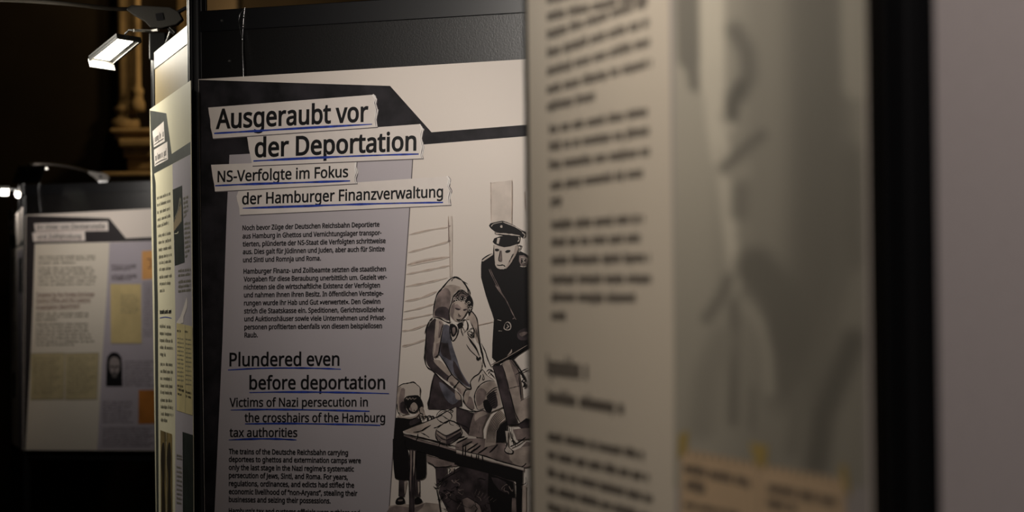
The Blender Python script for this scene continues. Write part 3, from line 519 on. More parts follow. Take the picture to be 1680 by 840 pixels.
strip([(82, 530), (828, 500), (824, 540), (831, 570), (822, 600), (828, 625), (102, 666), (98, 630), (90, 590), (86, 560)],
      [(828, 500), (824, 540), (831, 570), (822, 600), (828, 625)],
      'NS-Verfolgte im Fokus', (115, 618), (782, 592), 17.6, [(103, 637), (300, 628), (560, 620), (792, 612)], 0.019)
strip([(266, 388), (1150, 322), (1166, 350), (1158, 395), (1168, 440), (1160, 480), (1166, 497), (292, 535), (285, 490), (275, 450), (270, 410)],
      [(1150, 322), (1166, 350), (1158, 395), (1168, 440), (1160, 480), (1166, 497)],
      'der Deportation', (305, 490), (1130, 455), 30.3, [(298, 511), (560, 497), (860, 484), (1142, 475)])
strip([(68, 238), (912, 172), (930, 195), (924, 215), (934, 250), (927, 300), (932, 337), (92, 396), (88, 370), (80, 340), (78, 300), (72, 270)],
      [(912, 172), (930, 195), (924, 215), (934, 250), (927, 300), (932, 337)],
      'Ausgeraubt vor', (106, 345), (885, 307), 30.8, [(98, 370), (300, 358), (600, 340), (905, 323)])
def para(lines, z, cap, off, name='paragraph'):
    for t, ax, ay, bx, by in lines: D.text(t, *Z(*z, (ax, ay), (bx, by)), cap, INK, off, -0.010)
    D.part(name)
para([('Noch bevor Züge der Deutschen Reichsbahn Deportierte', 212, 138, 1033, 116), ('aus Hamburg in Ghettos und Vernichtungslager transpor-', 212, 187, 1045, 166),
      ('tierten, plünderte der NS-Staat die Verfolgten schrittweise', 213, 235, 1070, 214), ('aus. Dies galt für Jüdinnen und Juden, aber auch für Sintize', 214, 281, 1064, 263),
      ('und Sinti und Romnja und Roma.', 215, 330, 682, 319)], (340, 340, 3.653), 7.7, 0.027)
para([('Hamburger Finanz- und Zollbeamte setzten die staatlichen', 218, 398, 1072, 383), ('Vorgaben für diese Beraubung unerbittlich um. Gezielt ver-', 219, 445, 1077, 432),
      ('nichteten sie die wirtschaftliche Existenz der Verfolgten', 220, 493, 1036, 481), ('und nahmen ihnen ihren Besitz. In öffentlichen Versteige-', 221, 540, 1056, 529),
      ('rungen wurde ihr Hab und Gut »verwertet«. Den Gewinn', 221, 588, 1038, 578), ('strich die Staatskasse ein. Speditionen, Gerichtsvollzieher', 222, 636, 1062, 627),
      ('und Auktionshäuser sowie viele Unternehmen und Privat-', 223, 683, 1070, 676), ('personen profitierten ebenfalls von diesem beispiellosen', 223, 732, 1048, 724),
      ('Raub.', 224, 780, 304, 779)], (340, 340, 3.653), 7.7, 0.027)
H = (340, 560, 3.0)
def heading(lines, cap, unds, off):
    for t, ax, ay, bx, by in lines: D.text(t, *Z(*H, (ax, ay), (bx, by)), cap, INK, off, -0.008)
    o = D.part('heading')
    for q in unds: D.line(Z(*H, *q), 2.7, BLUE, 0.5, 3, 0.3); D.part('underline', o, 'blue pencil underline')
heading([('Plundered even', 110, 122, 651, 119), ('before deportation', 208, 236, 876, 234)], 21.5, [[(103, 141), (250, 133), (420, 131), (560, 133), (658, 137)], [(208, 252), (400, 249), (640, 251), (895, 257)]], 0.016)
heading([('Victims of Nazi persecution in', 110, 322, 791, 320), ('the crosshairs of the Hamburg', 184, 397, 876, 397), ('tax authorities', 110, 470, 444, 470)], 14.2,
        [[(116, 338), (300, 335), (560, 338), (800, 344)], [(187, 406), (400, 404), (650, 408), (852, 413)], [(107, 485), (230, 480), (340, 480), (440, 485)]], 0.016)
para([('The trains of the Deutsche Reichsbahn carrying', 107, 554, 694, 560), ('deportees to ghettos and extermination camps were', 107, 592, 757, 599), ("only the last stage in the Nazi regime's systematic", 107, 632, 723, 640),
      ('persecution of Jews, Sinti, and Roma. For years,', 107, 671, 693, 680), ('regulations, ordinances, and edicts had stifled the', 107, 711, 724, 720), ('economic livelihood of “non-Aryans”, stealing their', 107, 751, 740, 760),
      ('businesses and seizing their possessions.', 107, 790, 608, 797)], H, 8.1, 0.027)
para([("Hamburg's tax and customs officials were ruthless and", 107, 846, 752, 856)], H, 8.1, 0.027)

# ---- the ink drawing
D.up(2)
ART = bpy.data.objects.new('illustration', None); COL.objects.link(ART); ART.parent = R1; ART['label'] = 'ink drawing of an officer, a woman and a child'; D.root = ART
S = lambda *a: Z(640, 360, 3.5, *a)
for q, w_ in [([(110, 88), (220, 62), (330, 45)], 1.8), ([(105, 190), (220, 160), (345, 125)], 2.4), ([(100, 262), (200, 238), (340, 215)], 3.4), ([(95, 315), (220, 290), (340, 265)], 2.2), ([(92, 385), (200, 365), (330, 335)], 2.4),
              ([(85, 470), (180, 450), (270, 412)], 2.2), ([(80, 530), (170, 510), (250, 485)], 2.0), ([(75, 575), (160, 560), (245, 543)], 1.8), ([(70, 640), (130, 632), (212, 602)], 2.0), ([(70, 728), (130, 715), (205, 688)], 2.8)]:
    D.line(S(*q), w_ * 1.5, FAINT, 0.35, 3, 0.4); D.up(); D.line(S(*q), w_ * 0.62, SEPIA, 0.3, 3, 0.5)
D.part('drawn_shutter')
D.line(S((335, -20), (338, 100), (336, 130)), 1.5, SEPIA); D.line(S((352, -20), (352, 120), (350, 240), (352, 330)), 4.5, FAINT, 0.6); D.up()
D.line(S((342, 100), (344, 200), (346, 335)), 1.2, SEPIA, 0.6); D.line(S((338, 20), (337, 70), (338, 125)), 1.1, MID, 0.6)
D.part('drawn_wall_edge')
for q in [(342, 38), (341, 124)]: D.line(S((q[0] - 9, q[1] + 1), q, (q[0] + 9, q[1] - 1)), 1.8, MID); D.part('drawn_hinge')
D.line(S((488, 612), (540, 600), (592, 588)), 1.2, SEPIA, 0.6)
D.part('drawn_wall_line')
D.fill(Z(640, 200, 2.625, (437, 265), (525, 250), (527, 440), (437, 436)), FAINT); D.up()
for q in [[(435, 260), (436, 350), (437, 430)], [(526, 255), (526, 350), (524, 440)], [(580, 300), (583, 380)]]: D.line(Z(640, 200, 2.625, *q), 1.4, SEPIA, 0.6)
D.line(Z(640, 200, 2.625, (440, 262), (480, 258), (526, 262)), 1.0, FAINT)
D.part('drawn_window')

def fills(fn, lst):
    for m, pts, sm in lst: D.fill(fn(*pts), m, sm); D.up()
def inks(fn, lst, w_=1.2, m=DRAW, t=0.35, j=0.35):
    for q in lst:
        ww = w_
        if isinstance(q[0], (int, float)): ww, q = q[0], q[1:]
        D.line(fn(*q), ww, m, t, 3, j)

# woman with the headscarf
W1 = lambda *a: Z(690, 440, 7.0, *a); W2 = lambda *a: Z(690, 540, 6.46, *a)
fills(W2, [(DARK, [(150, 470), (210, 530), (270, 570), (330, 615), (380, 650), (430, 700), (432, 770), (405, 830), (85, 850), (105, 690)], 2),
           (BLGR, [(200, 560), (260, 590), (310, 640), (370, 690), (410, 750), (340, 800), (270, 740), (225, 650)], 2),
           (PALE, [(370, 640), (400, 680), (435, 725), (425, 750), (380, 740), (368, 690)], 2),
           (LITE, [(310, -10), (430, -20), (520, 40), (580, 160), (640, 330), (655, 400), (600, 490), (540, 560), (500, 590), (420, 470), (350, 250)], 2),
           (BLGR, [(235, -20), (312, -10), (325, 100), (355, 215), (395, 330), (430, 440), (500, 555), (542, 612), (480, 600), (400, 540), (310, 430), (225, 310), (195, 230)], 2),
           (DARK, [(240, -10), (285, 0), (290, 120), (310, 230), (330, 330), (270, 300), (215, 240)], 2),
           (DARK, [(350, 330), (400, 400), (450, 500), (500, 570), (520, 605), (450, 570), (360, 460)], 2),
           (MID, [(150, -20), (232, -20), (205, 170), (182, 285), (140, 300), (138, 140)], 2),
           (PALE, [(165, -20), (190, -20), (170, 150), (150, 270), (145, 150)], 2),
           (DARK, [(70, -20), (150, -20), (138, 120), (128, 250), (150, 330), (215, 410), (290, 480), (330, 500), (300, 560), (190, 480), (110, 420), (62, 340), (60, 180)], 2),
           (PALE, [(140, 330), (200, 325), (265, 385), (335, 470), (310, 500), (250, 450), (180, 385)], 2),
           (PALE, [(330, 480), (410, 548), (362, 618), (292, 545)], 2), (MID, [(310, 560), (340, 560), (365, 610), (330, 590)], 2),
           (PALE, [(410, 560), (460, 590), (495, 625), (465, 690), (440, 700), (400, 650), (380, 620)], 2),
           (MID, [(385, 615), (430, 640), (435, 690), (400, 655)], 2)])
fills(W1, [(LITE, [(150, 560), (160, 450), (195, 300), (270, 210), (345, 125), (415, 105), (480, 140), (530, 210), (570, 290), (560, 380), (400, 400), (340, 480), (335, 600), (250, 575)], 2),
           (PALE, [(270, 220), (350, 190), (420, 200), (470, 230), (390, 290), (340, 380), (300, 300)], 2),
           (MID, [(158, 555), (172, 420), (205, 300), (290, 225), (345, 270), (350, 380), (330, 470), (338, 600), (260, 572)], 2),
           (DARK, [(170, 545), (185, 470), (260, 440), (325, 470), (335, 595), (265, 570)], 2),
           (DARK, [(150, 590), (178, 580), (168, 720), (160, 850), (68, 850), (90, 700), (112, 630)], 2),
           (PALE, [(185, 590), (240, 595), (268, 650), (245, 760), (225, 850), (165, 850), (172, 700)], 2),
           (MID, [(215, 610), (245, 615), (258, 660), (232, 780), (205, 800), (215, 690)], 2),
           (BLGR, [(270, 650), (335, 660), (345, 760), (352, 850), (235, 850), (255, 720)], 2),
           (PALE, [(590, 505), (640, 560), (665, 650), (670, 760), (680, 850), (650, 850), (600, 690), (560, 590), (520, 590)], 2),
           (MID, [(350, 470), (365, 390), (395, 310), (455, 255), (520, 268), (575, 320), (560, 350), (470, 320), (400, 360), (365, 430)], 2),
           (DRAW, [(358, 450), (378, 385), (420, 343), (470, 322), (530, 335), (572, 310), (606, 390), (592, 470), (566, 555), (546, 490), (556, 430), (520, 388), (460, 368), (410, 388), (372, 445)], 2),
           (PALE, [(340, 490), (365, 410), (430, 372), (520, 392), (556, 440), (545, 500), (500, 570), (440, 612), (390, 600), (352, 560)], 2),
           (MID, [(345, 495), (368, 420), (400, 400), (395, 480), (380, 560), (398, 600), (355, 555)], 2),
           (MID, [(392, 432), (425, 412), (448, 430), (475, 462), (440, 480), (402, 468)], 2), (DARK, [(402, 455), (430, 458), (466, 472), (440, 484), (412, 474)], 2),
           (DARK, [(495, 474), (518, 466), (545, 468), (520, 488), (500, 490)], 2), (MID, [(430, 540), (455, 545), (470, 552), (450, 565)], 2),
           (DRAW, [(418, 580), (440, 588), (470, 586), (450, 605), (425, 602)], 2)])
inks(W1, [[2.0, (150, 560), (158, 450), (195, 300), (270, 210), (345, 125), (415, 103), (480, 140), (530, 205), (565, 265), (572, 300)], [(405, 108), (470, 135), (545, 180)], [(195, 290), (230, 262), (300, 175)], [(360, 150), (380, 120), (425, 100)],
          [(520, 205), (545, 240), (555, 290), (580, 330), (600, 380), (595, 440)], [1.3, (380, 335), (430, 280), (490, 262), (545, 300), (572, 340)], [1.1, (395, 345), (440, 300), (500, 290), (550, 325)], [1.6, (372, 335), (410, 290), (460, 250), (520, 262)], [1.5, (340, 620), (333, 540), (338, 470), (360, 400), (380, 330), (440, 270), (500, 275)], [(450, 290), (480, 275), (520, 300), (560, 330)],
          [1.4, (150, 560), (220, 572), (270, 600), (330, 625), (360, 610)], [1.4, (150, 562), (105, 610), (75, 680), (52, 755)], [(440, 520), (452, 545), (470, 550)], [(555, 445), (540, 500), (505, 560), (470, 590)],
          [(590, 500), (640, 555), (660, 640), (668, 740), (690, 845)], [(570, 480), (600, 500), (640, 550)], [(578, 620), (610, 680), (640, 745), (650, 800)],
          [1.3, (345, 640), (338, 720), (360, 800), (378, 835), (430, 770), (440, 690), (420, 640)], [(440, 620), (480, 605), (520, 590), (545, 640), (540, 700), (500, 745)], [(500, 600), (480, 660), (520, 735)], [1.5, (540, 745), (575, 700), (610, 690), (620, 760), (590, 800), (545, 750), (610, 770)],
          [(560, 720), (600, 750), (575, 790)], [(490, 640), (470, 700), (495, 780)], [(220, 610), (235, 640)], [(265, 640), (240, 720), (225, 800)]])
for k in range(16):
    a = k * 2.4; cx_, cy_ = [(400, 350), (430, 330), (460, 345), (490, 330), (515, 350), (540, 370), (560, 395), (575, 420), (585, 450), (470, 370), (500, 380), (530, 400), (420, 370), (555, 440), (565, 480), (440, 300)][k]
    D.line(W1(*[(cx_ + 15 * math.cos(a + t), cy_ + 15 * math.sin(a + t)) for t in (0, 1.5, 3, 4.5, 6)]), 1.0, DRAW if k % 2 else LITE, 0.5)
fills(W1, [(DRAW, [(345, 640), (400, 650), (430, 700), (410, 760), (375, 790), (350, 740)], 2), (DRAW, [(430, 640), (480, 620), (490, 650), (450, 700)], 2), (MID, [(370, 690), (400, 680), (405, 740), (380, 760)], 2)])
inks(W2, [[2.0, (68, -10), (60, 150), (47, 300), (70, 395), (130, 440), (200, 510), (270, 575), (330, 612)], [1.6, (240, -10), (215, 150), (190, 275), (150, 295)], [(168, 275), (205, 312)], [(180, 270), (180, 310)],
          [1.6, (200, 270), (260, 350), (335, 475), (410, 550), (490, 620), (550, 630)], [1.8, (340, 476), (300, 510), (285, 545)], [2.0, (412, 552), (385, 590), (352, 625)], [1.5, (490, 622), (465, 690), (468, 760), (480, 800)],
          [1.4, (430, 705), (440, 790), (425, 830)], [(310, -5), (320, 70), (345, 128), (385, 85), (400, 10)], [1.3, (490, 160), (530, 222), (590, 280), (622, 312)], [2.6, (505, 75), (540, 130), (590, 200), (625, 280)], [3.0, (600, 295), (615, 330), (640, 290)],
          [2.0, (590, -10), (620, 110), (650, 240), (672, 340), (690, 405)], [1.3, (648, 150), (690, 240), (715, 320), (756, 405)], [(640, 180), (665, 300), (650, 420)], [(540, 20), (570, 50), (530, 60), (580, 90)], [1.4, (150, 475), (120, 600), (95, 760), (82, 845)]])
D.part('drawn_woman')

# officer
O1 = lambda *a: Z(780, 350, 6.46, *a); O2 = lambda *a: Z(780, 470, 6.46, *a); PX = lambda *a: list(a)
fills(PX, [(DRAW, [(790.8, 429), (797, 422), (809, 416), (812, 424), (814, 436), (817, 441), (826, 443), (834, 440), (842, 430), (848, 418), (855, 412), (864, 418), (872, 424), (885, 432), (893, 448), (896, 480), (897, 520), (893, 552), (880, 566), (865, 573), (850, 583), (836, 596), (815.6, 594), (808, 587), (808.6, 563), (810, 540), (811, 524), (808, 514), (803, 500), (798, 485), (792.5, 464.5), (790, 455), (790, 436)], 0)])
fills(O1, [(LITE, [(198, 335), (250, 345), (310, 360), (370, 352), (440, 325), (462, 365), (442, 420), (412, 470), (380, 532), (320, 592), (270, 592), (225, 577), (208, 540), (203, 480), (198, 400)], 0),
           (PALE, [(430, 340), (462, 365), (440, 425), (400, 500), (350, 570), (320, 590), (370, 490), (410, 420)], 0),
           (DRAW, [(148, 132), (165, 105), (230, 90), (290, 78), (340, 92), (420, 130), (500, 180), (535, 195), (530, 245), (500, 262), (480, 235), (420, 225), (330, 215), (270, 208), (205, 190), (170, 162)], 0),
           (DRAW, [(208, 200), (300, 210), (400, 224), (480, 236), (470, 250), (330, 240), (212, 220)], 0),
           (DRAW, [(188, 302), (205, 265), (260, 245), (330, 235), (420, 225), (480, 240), (468, 310), (430, 332), (370, 352), (310, 360), (250, 342), (205, 322)], 0),
           (LITE, [(238, 262), (268, 258), (252, 325), (230, 318)], 0),
           (DRAW, [(213, 380), (240, 374), (260, 390), (240, 404), (216, 399)], 2), (DRAW, [(320, 405), (345, 388), (378, 392), (366, 414), (334, 420)], 2),
           (MID, [(262, 400), (285, 395), (290, 510), (255, 512), (262, 450)], 0),
           (LITE, [(72, 500), (120, 462), (182, 426), (192, 440), (140, 475), (85, 512)], 0),
           (MID, [(470, 445), (520, 445), (560, 475), (548, 565), (490, 556), (468, 510)], 0),
           (DRAW, [(490, 475), (540, 478), (538, 535), (488, 530)], 0)])
inks(O1, [(2.0, (218, 213), (300, 217), (390, 226), (478, 238)), (1.2, (175, 140), (200, 112), (290, 92)), (1.3, (300, 92), (380, 122), (440, 150), (500, 190)), (1.6, (465, 250), (470, 280), (455, 300)), (1.4, (500, 200), (530, 230), (515, 258)),
          (1.3, (495, 488), (530, 485), (510, 505), (535, 520), (500, 526)), (1.2, (490, 470), (545, 475), (560, 500)), (1.3, (480, 560), (515, 566), (545, 560))], m=LITE, t=0.6)
D.line(O1(*[(282 + 6 * math.cos(t), 140 + 6 * math.sin(t)) for t in (0, 1.6, 3.1, 4.7, 6.3)]), 2.6, LITE, 1)
inks(O1, [(1.6, (200, 335), (200, 420), (206, 520), (225, 578), (268, 594)), (1.3, (272, 390), (262, 440), (252, 500), (285, 516)), (1.3, (280, 400), (288, 500)), (1.8, (232, 548), (265, 552), (300, 548), (322, 568)), (1.3, (415, 425), (388, 470), (360, 522)), (1.1, (400, 430), (375, 490)),
          (1.5, (445, 345), (490, 345), (470, 390)), (1.6, (470, 370), (445, 430), (410, 490), (370, 555), (330, 592)), (2.2, (250, 592), (290, 600), (330, 590)), (1.6, (72, 498), (110, 465), (180, 425)), (1.5, (480, 402), (520, 425), (560, 450)), (1.0, (215, 376), (262, 385))])
inks(O1, [(1.0, (150, 592), (178, 660), (215, 735), (262, 830)), (0.8, (165, 590), (192, 655), (240, 750), (285, 840))], m=MID, t=0.6)
inks(O2, [(1.2, (215, -10), (280, 75), (340, 160), (395, 280), (436, 350)), (0.9, (240, 0), (300, 90), (350, 180), (415, 310)), (1.0, (400, 345), (420, 335), (438, 350))], m=MID, t=0.6)
inks(O2, [(1.2, (320, 395), (345, 375), (375, 395), (380, 440), (350, 462), (310, 445), (318, 400)), (1.2, (340, 400), (355, 425), (335, 445), (365, 420)), (1.0, (240, 352), (280, 362)), (0.8, (250, 470), (290, 472))], m=LITE, t=0.6)
fills(O2, [(DARK, [(450, 500), (480, 460), (560, 440), (580, 500), (560, 560), (490, 570), (455, 545)], 2), (MID, [(470, 500), (520, 480), (560, 490), (500, 530)], 2)])
D.part('drawn_officer')

# child, table, goods
C1_ = lambda *a: Z(640, 620, 7.0, *a); C2_ = lambda *a: Z(640, 720, 7.0, *a); G1 = lambda *a: Z(750, 590, 6.46, *a); G2 = lambda *a: Z(750, 710, 6.46, *a)
fills(C2_, [(PALE, [(-8, 770), (150, 745), (300, 760), (420, 730), (565, 745), (590, 900), (-14, 900)], 0), (MID, [(0, 790), (120, 770), (280, 790), (400, 740), (300, 850), (-8, 880)], 2)])
D.part('drawn_floor')
fills(C2_, [(DRAW, [(38, 0), (180, -10), (215, 150), (232, 250), (232, 470), (120, 472), (62, 450), (48, 330), (38, 150)], 0), (DRAW, [(300, 100), (420, 170), (422, 400), (412, 440), (380, 462), (305, 475)], 0),
            (DARK, [(108, 470), (182, 478), (172, 660), (103, 660)], 0), (PALE, [(168, 490), (205, 480), (185, 590), (176, 640)], 0), (DARK, [(300, 470), (350, 468), (352, 660), (290, 660)], 0), (PALE, [(325, 490), (345, 490), (345, 600), (332, 640)], 0),
            (DRAW, [(70, 720), (85, 685), (130, 662), (168, 680), (178, 740), (120, 758), (75, 748)], 2), (DRAW, [(285, 700), (320, 665), (350, 675), (380, 715), (340, 750), (288, 742)], 2), (MID, [(100, 700), (150, 695), (150, 712), (105, 715)], 2)])
fills(C1_, [(DRAW, [(70, 455), (160, 468), (240, 480), (320, 462), (362, 470), (372, 510), (250, 555), (170, 605), (165, 640), (182, 720), (180, 860), (38, 860), (55, 600)], 0), (DARK, [(240, 490), (330, 470), (352, 500), (240, 548)], 2),
            (LITE, [(100, 100), (150, 68), (210, 60), (270, 50), (320, 80), (352, 112), (352, 220), (240, 210), (175, 260), (190, 350), (230, 410), (150, 425), (95, 385), (85, 290), (92, 200)], 0),
            (PALE, [(100, 110), (150, 120), (140, 250), (150, 340), (200, 410), (120, 400), (88, 300)], 2), (MID, [(135, 125), (180, 130), (172, 240), (182, 340), (225, 410), (150, 410), (115, 370), (108, 260)], 2), (DARK, [(125, 290), (175, 270), (190, 350), (225, 408), (165, 410), (125, 370)], 2),
            (DRAW, [(166, 255), (195, 212), (260, 200), (330, 200), (362, 240), (386, 312), (370, 342), (345, 340), (320, 380), (285, 400), (220, 390), (190, 320)], 2),
            (PALE, [(240, 330), (262, 290), (290, 280), (318, 310), (325, 350), (290, 388), (255, 380)], 2), (MID, [(225, 360), (245, 330), (262, 370), (258, 385)], 2), (DRAW, [(275, 368), (290, 366), (298, 374), (280, 378)], 0),
            (PALE, [(105, 428), (170, 440), (240, 448), (300, 430), (335, 385), (348, 410), (312, 450), (230, 472), (160, 464), (88, 452)], 2), (PALE, [(350, 350), (380, 330), (400, 400), (420, 430), (390, 470), (360, 420)], 2)])
inks(C1_, [(1.6, (98, 105), (150, 70), (205, 62), (275, 48), (322, 82), (352, 115), (350, 200)), (1.0, (240, 62), (280, 45), (300, 60)), (1.4, (108, 100), (165, 62)), (1.2, (90, 290), (95, 385), (130, 430)), (1.4, (95, 455), (170, 466), (240, 476), (310, 452), (345, 412)),
           (1.6, (345, 345), (352, 400), (385, 420), (370, 470)), (2.0, (355, 490), (350, 440), (390, 445), (380, 490)), (2.0, (385, 450), (430, 440), (440, 480), (425, 520)), (2.0, (430, 445), (470, 435), (480, 480), (455, 500)), (2.0, (470, 440), (510, 445), (505, 480))])
inks(C1_, [(0.9, (190, 245), (200, 228), (215, 250), (235, 225), (250, 248), (270, 228), (285, 245), (310, 230))], m=PALE, t=0.6)
D.part('drawn_child')

fills(G2, [(DARK, [(60, 345), (300, 415), (610, 515), (640, 900), (-60, 900), (-190, 640), (-150, 480), (0, 380)], 0), (DRAW, [(340, 430), (600, 520), (625, 700), (640, 900), (380, 900), (330, 640)], 0), (DARK, [(370, 470), (520, 520), (560, 640), (450, 600)], 2),
           (MID, [(62, 705), (115, 680), (185, 722), (245, 765), (280, 900), (110, 900)], 0)])
fills(C2_, [(MID, [(430, 190), (560, 222), (690, 262), (800, 285), (770, 310), (530, 322), (500, 290), (432, 262)], 0), (DARK, [(528, 322), (662, 320), (665, 390), (610, 450), (560, 520), (542, 580), (535, 450)], 0), (PALE, [(700, 340), (740, 320), (740, 370), (705, 375)], 0)])
rnd = random.Random(5)
for k in range(60):
    x = rnd.uniform(560, 1500); y = rnd.uniform(450, 860)
    if k < 26: x, y = rnd.uniform(560, 860), rnd.uniform(470, 700)
    pts = [(x, y)]
    for j in range(3): x += rnd.uniform(-45, 45); y += rnd.uniform(-40, 40); pts.append((x, y))
    D.line(C2_(*pts), rnd.uniform(0.7, 1.6), rnd.choice([DRAW, DRAW, DRAW, MID]), 0.4)
D.line(C2_((540, 580), (600, 500), (660, 445), (740, 400), (830, 350)), 1.4, DRAW); D.line(C2_((540, 575), (565, 680), (580, 780), (600, 900)), 1.8, DRAW); D.line(C2_((545, 590), (650, 650), (760, 720), (900, 790)), 1.4, DRAW)
D.line(G2((65, 705), (115, 682), (185, 722), (248, 768), (280, 840)), 1.3, DRAW)
for k in range(14): D.line(G2((180 + k * 16, 640 + 7 * k), (200 + k * 17, 590 + 9 * k)), 1.3, MID if k % 2 else DRAW, 0.3, 0)
D.part('drawn_basket')

fills(C1_, [(LITE, [(155, 610), (300, 545), (430, 498), (560, 440), (770, 330), (782, 430), (785, 540), (1000, 640), (1000, 830), (840, 800), (580, 735), (300, 665), (165, 642)], 0), (PALE, [(165, 608), (300, 552), (420, 505), (470, 560), (330, 640), (250, 640)], 2)])
fills(G2, [(MID, [(-10, 120), (120, 60), (300, 60), (430, 90), (520, 120), (560, 180), (650, 190), (745, 90), (830, 120), (830, 350), (715, 368), (500, 312), (300, 245), (100, 195), (-10, 180)], 0),
           (PALE, [(560, 230), (700, 150), (830, 160), (830, 330), (700, 350), (600, 320)], 2), (PALE, [(60, 150), (130, 110), (190, 130), (150, 200)], 2),
           (LITE, [(-20, 176), (130, 205), (300, 245), (500, 310), (715, 368), (715, 402), (500, 345), (250, 285), (-20, 215)], 0), (MID, [(-20, 200), (250, 270), (500, 335), (715, 398), (715, 404), (500, 350), (250, 290), (-20, 220)], 0),
           (DRAW, [(-20, 218), (250, 288), (500, 350), (702, 402), (700, 530), (480, 470), (300, 418), (-20, 335)], 0), (DRAW, [(630, 470), (692, 490), (692, 900), (640, 900)], 0), (PALE, [(700, 555), (738, 560), (738, 900), (700, 900)], 0), (MID, [(590, 690), (630, 690), (640, 900), (585, 900)], 0)])
fills(C2_, [(MID, [(165, -60), (320, -5), (580, 62), (770, 120), (770, 150), (580, 92), (320, 26), (170, -30)], 0), (DRAW, [(170, -34), (320, 22), (580, 88), (770, 146), (770, 270), (560, 212), (430, 168), (200, 112)], 0),
            (DARK, [(230, 115), (310, 130), (300, 420), (285, 900), (225, 900), (232, 450)], 0), (MID, [(240, 130), (262, 132), (255, 420), (245, 600), (236, 600)], 0), (PALE, [(280, 135), (296, 140), (290, 330), (280, 430), (276, 330)], 0), (PALE, [(430, 178), (500, 195), (580, 222), (570, 228), (430, 190)], 0)])
fills(C1_, [(LITE, [(540, 592), (690, 486), (822, 576), (656, 662)], 0), (MID, [(540, 592), (656, 662), (656, 772), (540, 692)], 0), (DARK, [(656, 662), (822, 576), (832, 662), (660, 772)], 0), (PALE, [(545, 615), (656, 685), (656, 705), (545, 635)], 0), (MID, [(660, 690), (822, 600), (824, 615), (660, 708)], 0)])
inks(C1_, [(1.4, (155, 610), (300, 545), (430, 500), (560, 440), (680, 372), (772, 330)), (1.6, (155, 612), (165, 642), (300, 668), (440, 700), (580, 738), (800, 800)), (1.0, (165, 655), (300, 690), (560, 765)), (1.5, (540, 592), (690, 486), (822, 576), (656, 662), (540, 592)), (1.6, (540, 592), (540, 692), (656, 772), (830, 662), (822, 576)), (1.6, (656, 662), (656, 770)), (1.3, (540, 640), (656, 715), (826, 625)),
           (2.0, (370, 610), (420, 575), (480, 540)), (1.6, (275, 622), (330, 618), (380, 600)), (1.5, (360, 625), (420, 655), (462, 685)), (1.6, (330, 640), (320, 700), (290, 740)), (1.3, (540, 450), (560, 400), (620, 365), (700, 400), (720, 440), (700, 480)), (1.3, (540, 460), (600, 430), (650, 460), (700, 490)), (1.5, (545, 455), (570, 490), (640, 520), (690, 490)), (1.4, (690, 365), (730, 375), (720, 395), (690, 370)), (1.6, (510, 575), (560, 560), (600, 535)), (1.4, (690, 490), (700, 530), (745, 545)),
           (1.6, (575, 700), (585, 740), (570, 790), (575, 840)), (1.3, (180, 700), (175, 760), (200, 800), (205, 760), (185, 700))])
inks(C2_, [(1.3, (232, 110), (240, 300), (228, 450), (235, 700), (228, 840)), (1.3, (270, 130), (275, 300), (262, 420), (275, 640), (280, 840)), (1.2, (308, 140), (300, 330), (290, 450), (285, 600)), (1.3, (430, 185), (560, 220), (840, 290)), (1.4, (430, 262), (500, 295), (530, 322), (660, 318), (720, 300)), (1.5, (660, 320), (700, 345), (690, 390), (740, 400), (755, 330))])
inks(G2, [(1.7, (0, 176), (150, 210), (300, 245), (430, 290), (500, 310), (715, 368)), (1.3, (0, 220), (250, 287), (500, 350), (710, 404)), (1.6, (690, 440), (690, 540), (720, 545), (745, 520)), (1.4, (700, 555), (690, 700), (688, 850)), (1.4, (738, 470), (742, 600)), (1.4, (690, 360), (720, 345), (740, 320))])
for x0, x1, y0, y1 in [(72, 60, 120, 350), (100, 85, 130, 340), (160, 158, 225, 370), (215, 205, 230, 370), (275, 285, 240, 360), (235, 230, 235, 330)]: D.line(G2((x0, y0), ((x0 + x1) / 2 + 3, (y0 + y1) / 2), (x1, y1)), 2.0, DRAW, 0.5)
for a, b in [((0, 110), (120, 50)), ((60, 150), (170, 90)), ((110, 190), (230, 110)), ((170, 200), (260, 130)), ((230, 220), (330, 150)), ((350, 210), (440, 120)), ((20, 60), (90, 40)), ((200, 170), (150, 210))]: D.line(G2(a, ((a[0] + b[0]) / 2 + 8, (a[1] + b[1]) / 2 - 4), b), 2.4, DRAW, 0.3)
D.part('drawn_table')

